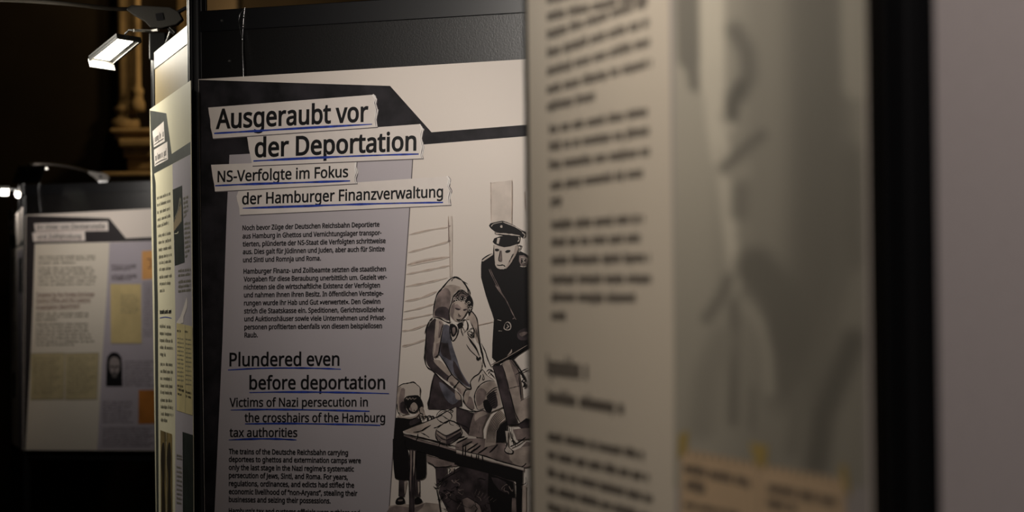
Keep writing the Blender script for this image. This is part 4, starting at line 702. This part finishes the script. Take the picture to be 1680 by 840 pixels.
fills(G1, [(DARK, [(0, 500), (80, 530), (185, 570), (150, 700), (130, 800), (0, 650)], 0),
           (LITE, [(100, 330), (155, 310), (150, 240), (185, 185), (240, 150), (280, 105), (320, 160), (390, 210), (440, 290), (470, 400), (500, 500), (350, 560), (200, 545), (100, 480), (75, 400)], 0),
           (MID, [(95, 400), (150, 390), (175, 430), (195, 520), (150, 520), (95, 470)], 2), (PALE, [(80, 400), (110, 340), (150, 330), (130, 400), (110, 470)], 2),
           (PALE, [(205, 400), (215, 330), (260, 275), (330, 240), (400, 235), (440, 330), (470, 480), (310, 510), (230, 520)], 2), (MID, [(208, 400), (220, 330), (265, 300), (320, 340), (305, 420), (270, 470), (225, 490)], 2),
           (DRAW, [(285, 445), (330, 420), (390, 470), (370, 555), (330, 560), (300, 520)], 2), (DARK, [(320, 390), (400, 330), (430, 400), (440, 490), (390, 520), (350, 450)], 2),
           (MID, [(190, 560), (290, 530), (352, 572), (310, 640), (275, 730), (280, 830), (125, 800), (145, 690)], 0), (PALE, [(200, 580), (280, 545), (330, 575), (250, 610), (200, 650)], 2),
           (PALE, [(400, 580), (470, 530), (530, 600), (520, 640), (460, 680), (425, 760), (420, 900), (300, 930), (325, 720), (360, 630)], 0), (DRAW, [(540, 640), (535, 760), (520, 870), (420, 880), (430, 760), (470, 690)], 0),
           (PALE, [(490, 60), (500, 20), (560, 0), (620, 10), (660, 130), (690, 290), (700, 430), (780, 395), (800, 600), (690, 675), (640, 620), (590, 470), (540, 300)], 0), (MID, [(560, 0), (620, 10), (660, 130), (690, 290), (690, 430), (660, 300), (610, 140)], 0), (PALE, [(690, 430), (830, 380), (830, 590), (700, 660)], 0),
           (DARK, [(385, 75), (400, 40), (440, 50), (492, 60), (520, 170), (560, 330), (605, 500), (642, 640), (655, 692), (545, 695), (530, 620), (480, 440), (430, 240)], 0),
           (MID, [(600, 740), (760, 720), (830, 730), (830, 830), (640, 850)], 0), (DARK, [(650, 690), (740, 620), (820, 640), (820, 720), (690, 730)], 0)])
inks(G1, [(1.6, (210, 545), (150, 522), (85, 462), (75, 400), (100, 325), (158, 312), (150, 240), (190, 182), (240, 150), (280, 105), (322, 162), (400, 215)), (1.7, (400, 226), (330, 226), (255, 266), (205, 340), (194, 420), (212, 490), (235, 530), (305, 515)), (1.2, (235, 240), (260, 160), (250, 210)), (1.2, (280, 150), (300, 200), (280, 215), (290, 160)),
          (1.5, (385, 75), (400, 110), (440, 250), (490, 460), (535, 640), (545, 695)), (1.6, (490, 62), (530, 190), (580, 390), (625, 560), (680, 670)), (1.6, (380, 75), (440, 30), (500, 0), (560, -30)), (1.6, (660, 160), (680, 300), (690, 430)), (1.5, (680, 440), (780, 380)), (1.6, (630, 160), (700, 120), (770, 85)), (1.4, (570, 0), (640, 90), (720, 200), (745, 280)), (1.6, (600, -10), (690, 130), (740, 220)),
          (2.4, (690, 180), (720, 200), (700, 230), (730, 250), (710, 290), (740, 270)), (1.5, (545, 690), (640, 690), (680, 672), (760, 640)), (1.4, (0, 500), (80, 528), (190, 552), (290, 530)), (1.3, (0, 660), (60, 690), (130, 730), (130, 790)), (1.2, (0, 690), (120, 760)), (1.4, (190, 560), (150, 680), (130, 790)), (1.0, (250, 700), (240, 780)),
          (1.5, (320, 130), (350, 105), (390, 120)), (1.5, (335, 160), (360, 140), (400, 190)), (1.1, (560, 305), (620, 290), (680, 275)), (1.6, (550, 700), (548, 760), (560, 840)), (1.4, (590, 700), (590, 800)), (2.2, (400, 40), (450, 60), (470, 30))])
for k in range(8): D.line(G1((440 - 4 * k, 290 + 26 * k), (390 - k, 310 + 26 * k), (320 + k * 4, 375 + 20 * k)), 1.5, DRAW, 0.3)
for k in range(7): D.line(G1((465 + 9 * k, 532 + 12 * k), (415 + 6 * k, 580 + 16 * k), (370 + 10 * k, 650 + 14 * k), (335 + 13 * k, 760), (325 + 14 * k, 880)), 1.2, DRAW, 0.4)
inks(O2, [(1.8, (178, 830), (280, 775), (400, 705), (545, 612), (600, 580)), (1.6, (200, 850), (300, 800), (420, 725), (545, 650)), (1.4, (380, 745), (420, 800), (450, 850)), (1.4, (395, 740), (470, 845)), (1.4, (300, 790), (280, 860)), (1.4, (200, 760), (215, 850)), (1.3, (230, 780), (260, 845))])
fills(O2, [(PALE, [(345, 735), (380, 690), (395, 660), (400, 690), (380, 720), (350, 745)], 0)])
D.line(O2((170, 838), (300, 775), (420, 705), (560, 620)), 1.0, PALE, 0.6)
fills(G2, [(LITE, [(520, -20), (552, -20), (545, 80), (550, 140), (602, 195), (585, 218), (530, 208), (512, 182), (535, 140)], 0)])
inks(G2, [(1.5, (518, -20), (530, 80), (535, 140), (512, 182), (535, 212), (590, 222), (604, 195), (550, 140), (548, 70)), (1.2, (545, 190), (560, 210)), (1.2, (562, 185), (580, 208)), (1.8, (570, 150), (650, 110), (740, 45)), (1.6, (575, -20), (590, 60), (640, 110)), (2.0, (585, 100), (600, 80), (610, 130), (580, 140)), (1.5, (600, 60), (620, 100))])
D.part('drawn_goods')
D.root = R1
# hanging wire with crimps
LW = P1.uv(400, 126); o0 = R1.location
def loc1(x, y, off): u, z = P1.uv(x, y); return (u, -off, z)
mb = MB().tube([Vector(loc1(x, y, o)) for x, y, o in [(400, 126.5, 0.001), (399, 110, 0), (396, 85, -0.003), (394, 64, -0.006), (394, 42, -0.008), (394.5, 26, -0.009), (396, 12, -0.0095)]], 0.0007, 8)
mb.tube([Vector(loc1(x, y, o)) for x, y, o in [(394, 64, -0.006), (391, 54, -0.007), (387, 40, -0.008), (386, 33, -0.009), (388, 22, -0.0095), (396, 12, -0.0095)]], 0.0005, 8)
HW = mb.build('hanging_wire', STEEL, R1)
for x, y, o in [(394, 64, -0.006), (394, 43, -0.008), (394.5, 26, -0.009)]:
    q = Vector(loc1(x, y, o)); MB().tube([q + Vector((0, 0, dz)) for dz in (-0.0028, -0.001, 0.001, 0.0028)], [0.0009, 0.0016, 0.0016, 0.0009], 10).build('crimp', STEEL, HW)
# ------------------------------------------------------------------ narrow side poster
R2 = poster_root(P2, 280, 300, 'tall narrow looking poster seen edge on, left of the large poster')
CREAM = mat('cream print', (222, 214, 186), 0.5, 0.35, nz=(4.0, 0.02)); LAV = mat('lavender grey print', (178, 170, 178), 0.5, 0.35, nz=(4.0, 0.03))
OLIVE = mat('dark green grey print', (62, 64, 60), 0.5, 0.35, nz=(20.0, 0.12)); TXT = mat('grey text print', (126, 121, 104), 0.55, 0.3); OLD = mat('aged paper print', (206, 190, 140), 0.55, 0.3, nz=(20.0, 0.05))
sheet(P2, R2, [(245.5, 179.5), (312.5, 132), (319, 1010), (258, 985)], 0.0009, CREAM)
Q = Print(P2, R2); Q.cw = 0.22
A = lambda *a: Z(240, 190, 8.4, *a); B = lambda *a: Z(240, 300, 4.667, *a); Cc = lambda *a: Z(240, 500, 2.47, *a); Dd = lambda *a: Z(240, 480, 3.82, *a)
Q.fill([(245.8, 181), (273, 186), (281.8, 252.5), (312.5, 232.5), (312.8, 253), (253, 285), (255.5, 300), (259.2, 500), (260.4, 840), (262, 984), (258.2, 984), (253.5, 500), (250, 300)], OLIVE); Q.part('header_band')
Q.fill([(282.8, 269.5), (312.9, 253), (319, 1008), (289.5, 998), (287.5, 840), (287.5, 500), (284, 330)], LAV); Q.part('picture_column')
Q.fill(A((85, 215), (240, 75), (255, 350), (105, 435)), STRIP); Q.up(); Q.greek(*A((105, 375), (240, 282)), 8, INK, 3, n=9); o = Q.part('title_strip'); Q.line(A((108, 405), (175, 355), (242, 312)), 1.6, INK, 0.6); Q.part('underline', o)
Q.fill(A((105, 470), (290, 355), (300, 600), (115, 700)), STRIP); Q.up(); Q.greek(*A((125, 625), (285, 538)), 8, INK, 4, n=11); o = Q.part('title_strip'); Q.line(A((122, 672), (200, 622), (288, 588)), 1.6, INK, 0.6); Q.part('underline', o)
for k, (y0, y1, xe) in enumerate([(130, 92, 185), (183, 148, 185), (240, 205, 185), (296, 262, 185), (345, 315, 172)]): Q.greek(*B((82 + k, y0), (xe, y1)), 4.2, TXT, k, 0.4)
Q.part('paragraph')
for k, (y0, y1, xe) in enumerate([(418, 395, 188), (470, 448, 190), (525, 505, 193), (580, 560, 195), (625, 610, 190), (675, 665, 188), (735, 722, 195), (785, 778, 190), (838, 835, 140)]): Q.greek(*B((92 + k * 1.5, y0), (xe, y1)), 4.2, TXT, 20 + k, 0.4)
Q.part('paragraph')
for k, y in enumerate([124, 134]): Q.greek(*Dd((85, y), (160, y - 3)), 3.0, INK, 40 + k, 0.4)
o = Q.part('heading'); Q.line(Dd((85, 160), (120, 154), (160, 161)), 1.6, BLUE, 0.6); Q.part('underline', o, 'blue pencil underline')
for k, (y, xe) in enumerate([(225, 155), (270, 162), (314, 166), (358, 168), (400, 122), (462, 165), (508, 168), (552, 162), (598, 168), (640, 165), (688, 164), (730, 168), (775, 170), (812, 132)]): Q.greek(*Dd((84 + k * 0.6, y - 6), (xe, y)), 4.2, TXT, 50 + k, 0.4)
Q.part('paragraph')
NIGHT = mat('dark photo print', (34, 40, 36), 0.45, 0.4, nz=(30.0, 0.3))
Q.fill(B((203, 52), (275, 20), (295, 610), (220, 635)), NIGHT); Q.up()
for k in range(7): Q.line(B((212 + k * 9, 300 - 24 * k), (213 + k * 9, 350 - 14 * k), (213 + k * 9, 372 - 12 * k)), 1.5, mat('lamplit facade print', (170, 150, 120), 0.5, 0.3), 0.6)
Q.line(B((215, 275), (245, 210), (260, 110), (268, 170)), 1.6, TXT); Q.line(B((215, 390), (240, 385), (245, 370)), 1.2, CREAM); Q.line(B((213, 460), (218, 440)), 1.2, CREAM)
Q.part('photo_print', None, 'dark photo of a lamplit building')
for k in range(5): Q.greek(*B((284 + k, 130 + k * 36), (322 if k < 4 else 308, 116 + k * 34)), 3.6, TXT, 70 + k, 0.42)
Q.part('caption')
for k in range(8): Q.greek(*B((292 + k, 325 + k * 36), (336 if k < 7 else 320, 316 + k * 35)), 3.6, TXT, 80 + k, 0.42)
Q.part('caption')
for k, y in enumerate([685, 720, 770, 805, 840]): Q.greek(*B((246, y), (342, y - 12)), 3.6, TXT, 90 + k, 0.42)
Q.part('paragraph')
Q.fill(Dd((190, 190), (215, 150), (245, 60), (255, 30), (258, 90), (235, 150), (232, 190)), STRIP, 2); Q.part('flame_shape')
Q.fill(Dd((190, 190), (290, 212), (292, 770), (192, 738)), OLD); Q.up(); Q.line(Dd((244, 205), (246, 500), (246, 752)), 0.5, TXT, 1)
for k in range(11): Q.greek(*Dd((196, 292 + k * 26), (236, 298 + k * 26)), 2.4, TXT, 100 + k, 0.45); Q.greek(*Dd((248, 298 + k * 28), (284, 304 + k * 28)), 2.4, TXT, 120 + k, 0.45)
for a, b in [((194, 246), (222, 250)), ((242, 250), (262, 254)), ((196, 590), (232, 596)), ((198, 612), (238, 624)), ((198, 640), (222, 648)), ((248, 630), (284, 640)), ((248, 655), (282, 666))]: Q.greek(*Dd(a, b), 3.4, INK, int(a[1]), 0.45)
Q.part('document_print')
SEPIAP = mat('sepia photo print', (120, 102, 66), 0.5, 0.3, nz=(18.0, 0.3)); BROWN = mat('dark sepia print', (44, 36, 26), 0.5, 0.3)
for x0, x1 in [(58, 80), (82, 105)]:
    Q.fill(Cc((x0, 508 + (x0 - 58) * 0.35), (x1, 508 + (x1 - 58) * 0.35), (x1 + 3, 1150), (x0 + 3, 1145)), SEPIAP); Q.up()
    m_ = (x0 + x1) / 2; Q.fill(Cc((m_ - 5, 570), (m_ + 4, 560), (m_ + 8, 620), (m_ + 6, 720), (m_ + 9, 860), (m_ - 6, 850), (m_ - 4, 700), (m_ - 9, 640)), BROWN, 2); Q.part('portrait_photo')
Q.fill(Cc((148, 515), (190, 528), (192, 1100), (150, 1090)), NIGHT); Q.part('photo_print')
for k, y in enumerate([612, 624, 660, 678, 696, 714, 732, 750, 768, 786, 804]): Q.greek(*Cc((124, y), (145, y + 5)), 2.6, TXT, 140 + k, 0.42)
Q.part('caption')

# ------------------------------------------------------------------ poster on the far stand
R3 = poster_root(P3, 150, 500, 'blurred poster headed Im Visier von Devisenstelle und Zollfahndung, on the far stand')
uA, zA = P3.uv(43, 353); xr, yr = unproj(P3, uA + 0.594, zA + 0.012); xb, yb_ = unproj(P3, uA + 0.594, P3.uv(255, 739)[1])
sheet(P3, R3, [(42, 353), (xr, yr), (xb, yb_), (38, 738.5)], 0.0009, PAPER)
Q = Print(P3, R3); Q.cw = 0.8; E1_ = lambda *a: Z(30, 350, 6.46, *a); E2_ = lambda *a: Z(30, 470, 6.46, *a); E3_ = lambda *a: Z(0, 580, 3.23, *a)
REDT = mat('red brown print', (104, 62, 54), 0.5, 0.3); TXT3 = mat('soft grey text print', (120, 112, 98), 0.55, 0.3); CREAM3 = mat('cream column print', (216, 207, 192), 0.5, 0.35)
Q.fill([(43, 353.6), (179.4, 358), (206.5, 391), (xr, 387.5), (xr, 394.5), (57, 400.3), (54, 495), (49.5, 600), (41.8, 738), (38.5, 738)], mat('dark brown slate print', (46, 42, 44), 0.5, 0.35)); Q.part('header_band')
Q.fill([(57, 400.3), (179.6, 398), (176, 470), (168.7, 575), (159.5, 738), (41.8, 738), (49.5, 600), (54, 495)], CREAM3); Q.part('text_column')
Q.fill([(179.6, 398), (xr, 394.5), (xb, 738.5), (159.5, 738), (168.7, 575), (176, 470)], LAV); Q.part('picture_column')
for pts, t, a, b in [([(168, 108), (950, 85), (955, 185), (180, 198)], 'Im Visier von Devisenstelle', (195, 168), (918, 155)), ([(150, 205), (705, 190), (710, 290), (160, 300)], 'und Zollfahndung', (205, 270), (665, 262))]:
    Q.fill(E1_(*pts), STRIP); o = Q.part('title_strip'); Q.text(t, *E1_(a, b), 7.0, INK, 0.016); Q.part('title_text', o)
    Q.line(E1_((a[0] - 5, a[1] + 14), (b[0], b[1] + 12)), 1.4, REDT, 0.7, 0); Q.part('underline', o, 'reddish underline')
for k, (y, xe) in enumerate([(470, 815), (500, 815), (538, 620), (590, 790), (622, 805), (655, 805), (692, 828), (728, 830), (765, 815)]): Q.greek(*E1_((215, y), (xe, y - 6)), 2.6, TXT3, 200 + k, 0.36)
Q.part('paragraph')
for t, a, b in [('Targeted by the Foreign Exchange', (190, 105), (805, 98)), ('Control Office and the customs', (190, 170), (765, 160)), ('investigation department', (190, 240), (650, 222))]:
    Q.text(t, *E2_(a, b), 5.6, REDT, 0.02); Q.line(E2_((a[0], a[1] + 13), (b[0], b[1] + 12)), 1.2, REDT, 0.6, 0)
Q.part('heading', None, 'red brown underlined heading')
for k, (y, xe) in enumerate([(298, 748), (330, 740), (365, 410), (410, 748), (445, 748), (482, 755), (520, 765), (557, 790), (595, 805), (630, 590)]): Q.greek(*E2_((188, y), (xe, y - 4)), 2.6, TXT3, 220 + k, 0.36)
Q.part('paragraph')
YEL = mat('yellowed form print', (204, 184, 132), 0.55, 0.3, nz=(12.0, 0.06)); ORA = mat('orange card print', (216, 160, 96), 0.55, 0.3, nz=(12.0, 0.05)); RUST = mat('rust orange print', (176, 112, 48), 0.55, 0.3, nz=(12.0, 0.08)); OLD3 = mat('old booklet print', (186, 172, 134), 0.55, 0.3, nz=(14.0, 0.06))
Q.fill([(233, 412), (256, 410.5), (256, 457), (233, 459)], ORA); Q.up(); Q.line(E1_((1362, 488), (1400, 486), (1410, 540), (1402, 575), (1372, 578)), 1.8, REDT, 0.7); Q.part('card_print', None, 'orange card print with a red hook shaped letter')
Q.fill([(181, 466), (231.5, 466), (232.5, 563), (182, 563)], YEL); Q.up()
for k in range(7): Q.greek(E2_((1085, 100 + k * 30))[0], E2_((1255 + (k % 3) * 15, 100 + k * 30))[0], 1.7, TXT3, 240 + k, 0.3)
Q.line(E2_((985, 608), (1310, 606)), 1.2, TXT3, 0.8, 0); Q.part('form_print', None, 'yellowed typed form')
for ks, (x0, x1, ys) in enumerate([(990, 1250, (562, 585, 606)), (990, 1255, (668, 690, 712))]):
    for k, y in enumerate(ys): Q.greek(*E1_((x0, y), (x1 - 60 * (k == 2), y - 5)), 2.3, EDGE, 260 + k + 10 * ks, 0.36)
Q.part('caption')
for x0, x1, x2, x3 in [(51, 106, 105, 50), (107, 162, 159, 107)]:
    Q.fill([(x0, 580), (x1, 579), (x2, 655), (x3, 656)], OLD3); Q.up()
    for k in range(16): Q.greek((x0 + 4, 588 + k * 3.9), (x1 - 6 - (k % 4) * 4, 587.5 + k * 3.9), 1.5, TXT3, 280 + k + x0, 0.3)
    Q.line([(x0, 580), (x1, 579)], 0.8, TXT3, 1, 0); Q.line([(x2, 655), (x3, 656)], 1.0, TXT3, 1, 0); Q.line([(x1, 579), (x2, 655)], 0.7, TXT3, 1, 0); Q.part('booklet_print', None, 'page of an old booklet')
Q.fill([(174, 577), (201, 577), (201.5, 634), (173.5, 634)], LAV); Q.up()
FACE = mat('grey portrait print', (150, 140, 138), 0.5, 0.3); MIDP = mat('mid portrait print', (92, 86, 86), 0.5, 0.3)
Q.fill([(174, 634), (174.5, 600), (176, 586), (181, 579.5), (187, 577.5), (194, 579.5), (199, 586), (200.5, 600), (201, 634)], INK); Q.up()
Q.fill([(180, 592), (184, 586), (191, 586), (196, 592), (196.5, 604), (193, 613), (188, 617), (183, 613), (179.6, 604)], FACE, 2); Q.up(); Q.fill([(181, 600), (186, 600), (186, 603), (181, 603)], INK); Q.fill([(190, 600), (195, 600), (195, 603), (190, 603)], INK); Q.fill([(185, 610), (191, 610), (192, 619), (184, 619)], MIDP, 2); Q.fill([(187, 601), (189.4, 601), (190, 607), (186.5, 607)], MIDP)
Q.part('portrait_print', None, 'small dark portrait photo print')
for k in range(10): Q.greek((204, 594 + k * 4.4), (252 - (k % 3) * 3, 594 + k * 4.4), 1.6, EDGE, 320 + k, 0.3)
for k in range(9): Q.greek((168, 660 + k * 4.2), (219 - (k % 4) * 3, 660 + k * 4.2), 1.6, EDGE, 340 + k, 0.3)
for k in range(8): Q.greek((168, 703 + k * 4.2), (252 - (k % 3) * 4, 703 + k * 4.2), 1.6, EDGE, 360 + k, 0.3)
Q.part('paragraph')
for k in range(20): Q.greek((235, 465 + k * 4.6), (252, 465 + k * 4.6), 1.6, EDGE, 380 + k, 0.3)
Q.part('paragraph')
Q.fill([(227.5, 640), (258, 639.5), (258, 695), (227, 695.5)], RUST); Q.part('card_print', None, 'rust orange card print')
q0 = [Vector((u, -o_, z)) for (u, z), o_ in [(P3.uv(67, 348.5), 0.001), (P3.uv(63, 325), -0.004), (P3.uv(61, 308), -0.007), (P3.uv(63, 300.5), -0.0085)]]
HW3 = MB().tube(q0, 0.0012, 8).build('hanging_wire', STEEL, R3)
for q in (q0[2], q0[3]): MB().tube([q + Vector((0, 0, d)) for d in (-0.004, 0, 0.004)], [0.0015, 0.003, 0.0015], 8).build('crimp', STEEL, HW3)

# ------------------------------------------------------------------ sliver of a poster on the far stand's side
R4 = poster_root(P4, 26, 500, 'thin pale sliver of a poster on the far stand, at the left picture edge')
sheet(P4, R4, [(15.5, 362), (36.5, 340), (37.5, 739), (19.5, 727)], 0.0009, PAPER)
Q = Print(P4, R4); Q.cw = 0.3; N_ = lambda *a: Z(0, 340, 3.23, *a)
Q.fill([(16, 372), (22, 372), (23, 366), (24, 366), (28, 404), (37, 393), (37, 403), (19, 410), (17, 400)], OLIVE); Q.part('header_band')
Q.fill([(16.5, 376), (21, 373), (23, 384), (18, 387)], STRIP); Q.part('title_strip')
Q.fill([(29, 412), (37, 409), (37.5, 738), (30, 734)], LAV); Q.part('picture_column')
for k in range(14): Q.greek((20, 425 + k * 6), (27, 424 + k * 6), 2.0, TXT3, 400 + k, 0.35, n=5)
Q.part('paragraph')
for k in range(18): Q.greek((20.5, 530 + k * 6), (27.5, 530.5 + k * 6), 2.0, TXT3, 420 + k, 0.35, n=5)
Q.part('paragraph')
Q.fill([(31, 424), (36.5, 422), (36.5, 480), (31.5, 480)], NIGHT); Q.part('photo_print')
Q.fill([(20.5, 610), (25, 611), (25, 652), (21, 652)], NIGHT); Q.part('photo_print')

# ------------------------------------------------------------------ near poster, far out of focus
R5 = poster_root(P5, 980, 420, 'near blurred poster filling the right half, with a column of text and a pale portrait')
NPAPER = mat('near poster paper', (222, 210, 194), 0.5, 0.35, nz=(3.0, 0.012))
u5a = P5.uv(870, 420)[0]; u5b = P5.uv(1423, 420)[0]; z5t = 1.862
TLx, TLy = unproj(P5, u5a, z5t); TR5 = unproj(P5, u5b, z5t); BL5 = unproj(P5, u5a, z5t - 0.841); BR5 = unproj(P5, u5b, z5t - 0.841)
sheet(P5, R5, [(TLx, TLy), TR5, BR5, BL5], 0.0009, NPAPER)
Q = Print(P5, R5); Q.cw = 0.3; Q.fullness = 1.0
def edge(pl, u): return lambda y: unproj(pl, u, pl.uv(900, y)[1])
L0, L1_ = unproj(P5, u5a, 1.80), unproj(P5, u5a, 1.845); R0, R1_ = unproj(P5, u5b, 1.80), unproj(P5, u5b, 1.845)
Q.fill([L1_, unproj(P5, (u5a + u5b) * 0.5, 1.845), unproj(P5, (u5a + u5b) * 0.56, 1.78), unproj(P5, u5b, 1.78), unproj(P5, u5b, 1.765), unproj(P5, u5a, 1.765)], OLIVE); Q.part('header_band')
u1105 = P5.uv(1104, 420)[0]; pt = unproj(P5, u1105, 1.765); pr = unproj(P5, u5b, 1.765); pb = unproj(P5, u1105, z5t - 0.841); pbr = unproj(P5, u5b, z5t - 0.841)
NLAV = mat('near grey column print', (168, 160, 158), 0.5, 0.35); Q.fill([pt, pr, pbr, pb], NLAV); Q.part('picture_column')
# portrait: a soft toned print on a grid (printed tones, right edge lightened in colour to offset lamp falloff)
STROKES = [  # points, radius, softness, tone
    ([(1330, -150), (1340, 60), (1342, 240), (1340, 430), (1300, 620)], 48, 70, 0.57), ([(1262, 0), (1268, 150), (1266, 330), (1256, 420)], 18, 50, 0.70),
    ([(1406, -150), (1408, 60), (1411, 140)], 27, 16, 0.80), ([(1416, 180), (1424, 260)], 18, 18, 0.72), ([(1392, 260), (1396, 420)], 22, 40, 0.58),
    ([(1126, -150), (1128, 20), (1131, 95)], 19, 10, 0.60), ([(1134, 95), (1141, 140)], 11, 12, 0.60),
    ([(1169, -150), (1169, 60), (1169, 140)], 20, 9, 0.99), ([(1168, 120), (1174, 200), (1182, 255)], 16, 12, 0.98), ([(1182, 250), (1190, 310), (1199, 380), (1208, 460)], 12, 16, 0.94), ([(1186, 190), (1197, 208)], 9, 10, 0.90),
    ([(1206, 50), (1226, 85), (1229, 125), (1214, 155)], 13, 24, 0.55), ([(1216, 140), (1203, 165), (1201, 190)], 10, 18, 0.48),
    ([(1250, 222), (1226, 240), (1204, 260), (1188, 276)], 8, 18, 0.54), ([(1200, 285), (1226, 278)], 8, 14, 0.76), ([(1216, 312), (1214, 348)], 14, 24, 0.62), ([(1222, 385), (1236, 430)], 12, 26, 0.72),
    ([(1240, 440), (1280, 490), (1290, 560)], 34, 34, 0.55),
    ([(1196, 458), (1182, 490), (1160, 522)], 9, 18, 0.60), ([(1206, 500), (1203, 690)], 9, 16, 0.60), ([(1185, 560), (1160, 620), (1152, 700)], 22, 30, 0.70),
    ([(1224, 502), (1246, 530), (1258, 580), (1262, 640)], 10, 16, 0.76), ([(1238, 560), (1244, 690)], 10, 16, 0.70), ([(1236, 640), (1234, 700)], 6, 12, 0.62),
    ([(1392, 410), (1362, 520), (1318, 640)], 10, 24, 0.60), ([(1400, 560), (1350, 680), (1340, 760)], 20, 30, 0.52), ([(1315, 640), (1300, 740)], 12, 20, 0.62)]
def tone(x, y):
    t = 0.80 - 0.0
    k = min(1, max(0, (x - 1160) / 80)); t = (0.85 - 0.07 * min(1, max(0, (y - 250) / 300))) * (1 - k) + 0.69 * k
    for pts, rad, soft, tn in STROKES:
        d = 1e9
        for (ax, ay), (bx, by) in zip(pts, pts[1:]):
            l2 = (bx - ax) ** 2 + (by - ay) ** 2; q = max(0, min(1, ((x - ax) * (bx - ax) + (y - ay) * (by - ay)) / l2))
            d = min(d, math.hypot(x - ax - q * (bx - ax), y - ay - q * (by - ay)))
        e = min(1, max(0, 1 - (d - rad + soft * 0.5) / soft)); e = e * e * (3 - 2 * e); t = t * (1 - e) + tn * e
    return t
NX, NY = 66, 120; vs = []; cs = []; X0, X1, Y0, Y1 = 1106, 1420, -150, 800
for j in range(NY + 1):
    for i in range(NX + 1):
        x = X0 + (X1 - X0) * i / NX; y = Y0 + (Y1 - Y0) * j / NY; vs.append(Q.P(x, y)); t = tone(x, y); cs.append(t)
me = bpy.data.meshes.new('portrait_print'); me.from_pydata(vs, [], [(j * (NX + 1) + i, (j + 1) * (NX + 1) + i, (j + 1) * (NX + 1) + i + 1, j * (NX + 1) + i + 1) for j in range(NY) for i in range(NX)])
ca = me.color_attributes.new('tone', 'FLOAT_COLOR', 'POINT')
for i, t in enumerate(cs): ca.data[i].color = (lin(222 * t), lin(214 * t), lin(198 * t), 1)
PM = mat('soft portrait print', (200, 200, 190), 0.5, 0.35); nt = PM.node_tree; an = nt.nodes.new('ShaderNodeAttribute'); an.attribute_name = 'tone'; nt.links.new(an.outputs['Color'], nt.nodes['Principled BSDF'].inputs['Base Color'])
o = link('portrait_print', me, PM, R5); o['label'] = 'pale soft portrait photo of a face'; Q.up(3)
N1 = lambda *a: Z(880, 0, 3.0, *a); N2 = lambda *a: Z(880, 240, 2.625, *a); N3 = lambda *a: Z(880, 560, 3.0, *a)
NTX = mat('near text print', (92, 84, 78), 0.55, 0.3)
for k, (y0, y1, xe) in enumerate([(20, -92, 545), (105, -5, 548), (195, 32, 545), (285, 128, 555), (375, 225, 560), (465, 328, 570), (550, 492, 290)]): Q.greek(*N1((52, y0), (xe, y1)), 13, NTX, 500 + k, 0.36)
Q.part('paragraph')
for k, (y0, y1, xe) in enumerate([(660, 570, 548), (745, 662, 568), (835, 765, 558)]): Q.greek(*N1((62, y0), (xe, y1)), 13, NTX, 520 + k, 0.36)
for k, (y0, y1, xe) in enumerate([(190, 132, 460), (262, 252, 110)]): Q.greek(*N2((62, y0), (xe, y1)), 13, NTX, 525 + k, 0.36)
Q.part('paragraph')
for k, (y0, y1, xe) in enumerate([(358, 328, 465), (432, 412, 458), (510, 498, 490), (592, 588, 505), (668, 672, 438), (748, 750, 128)]): Q.greek(*N2((65, y0), (xe, y1)), 13, NTX, 530 + k, 0.36)
Q.part('paragraph')
Q.greek(*N3((52, 165), (255, 190)), 24, NTX, 540, 0.40, n=11); Q.part('heading')
Q.greek(*N3((55, 300), (432, 360)), 17, NTX, 541, 0.38, n=24); Q.part('heading')
for k, (y0, y1, xe) in enumerate([(485, 580, 530), (575, 690, 555), (662, 795, 572), (745, 885, 560), (830, 975, 570), (915, 1070, 540)]): Q.greek(*N3((56, y0), (xe, y1)), 12, NTX, 545 + k, 0.36)
Q.part('paragraph')
K = lambda *a: Z(1080, 700, 4.667, *a)
CARD = mat('buff notebook print', (206, 178, 146), 0.55, 0.3, nz=(14.0, 0.03)); TAPE = mat('yellowed tape print', (176, 152, 92), 0.5, 0.3); HOLE = mat('punched holes print', (140, 118, 98), 0.55, 0.3)
Q.fill(K((175, 165), (800, 290), (1420, 400), (1470, 1100), (170, 900)), CARD); Q.up(); Q.line(K((770, 310), (770, 900)), 2.0, HOLE, 1, 0)
for k in range(20): Q.line(K((205 + k * 60, 178 + k * 11), (205 + k * 60, 222 + k * 11)), 5, HOLE, 0.8, 0)
Q.up()
for a, b, xh in [((200, 350), (705, 468), 14), ((215, 478), (365, 510), 14), ((840, 500), (1370, 615), 14), ((835, 612), (1060, 660), 14), ((205, 620), (620, 700), 9), ((840, 740), (1300, 840), 9)]: Q.greek(*K(a, b), xh, NTX, int(a[1]), 0.42)
Q.part('notebook_print', None, 'buff notebook page with punched holes along the top')
for pts in [[(160, 60), (235, 30), (225, 180), (150, 250)], [(700, 120), (840, 140), (830, 310), (745, 290)], [(1385, 300), (1440, 290), (1480, 560), (1425, 470)]]: Q.fill(K(*pts), TAPE); Q.part('tape_print', None, 'piece of yellowed tape')

# ------------------------------------------------------------------ blank sheet at the right edge
R6 = poster_root(P6, 1600, 420, 'plain pale grey sheet at the right picture edge, right of the thick black post')
u6 = P6.uv(1538, 420)[0]
mb = MB(); z6 = 1.862
mb.box(u6, u6 + 0.594, 0, 0.0009, z6 - 0.841, z6)
mb.build('sheet', mat('pale grey sheet', (206, 196, 194), 0.6, 0.3, nz=(200.0, 0.012), bump=0.05), R6)
q0 = [Vector((u6 + 0.08, -0.0006, z6 - 0.004)), Vector((u6 + 0.08, 0.0, z6 + 0.03)), Vector((u6 + 0.08, -0.001, 1.955))]
MB().tube(q0, 0.0009, 8).build('hanging_wire', STEEL, R6)
MB().tube([Vector((u6 + 0.51, a.y, a.z)) for a in q0], 0.0009, 8).build('hanging_wire', STEEL, R6)
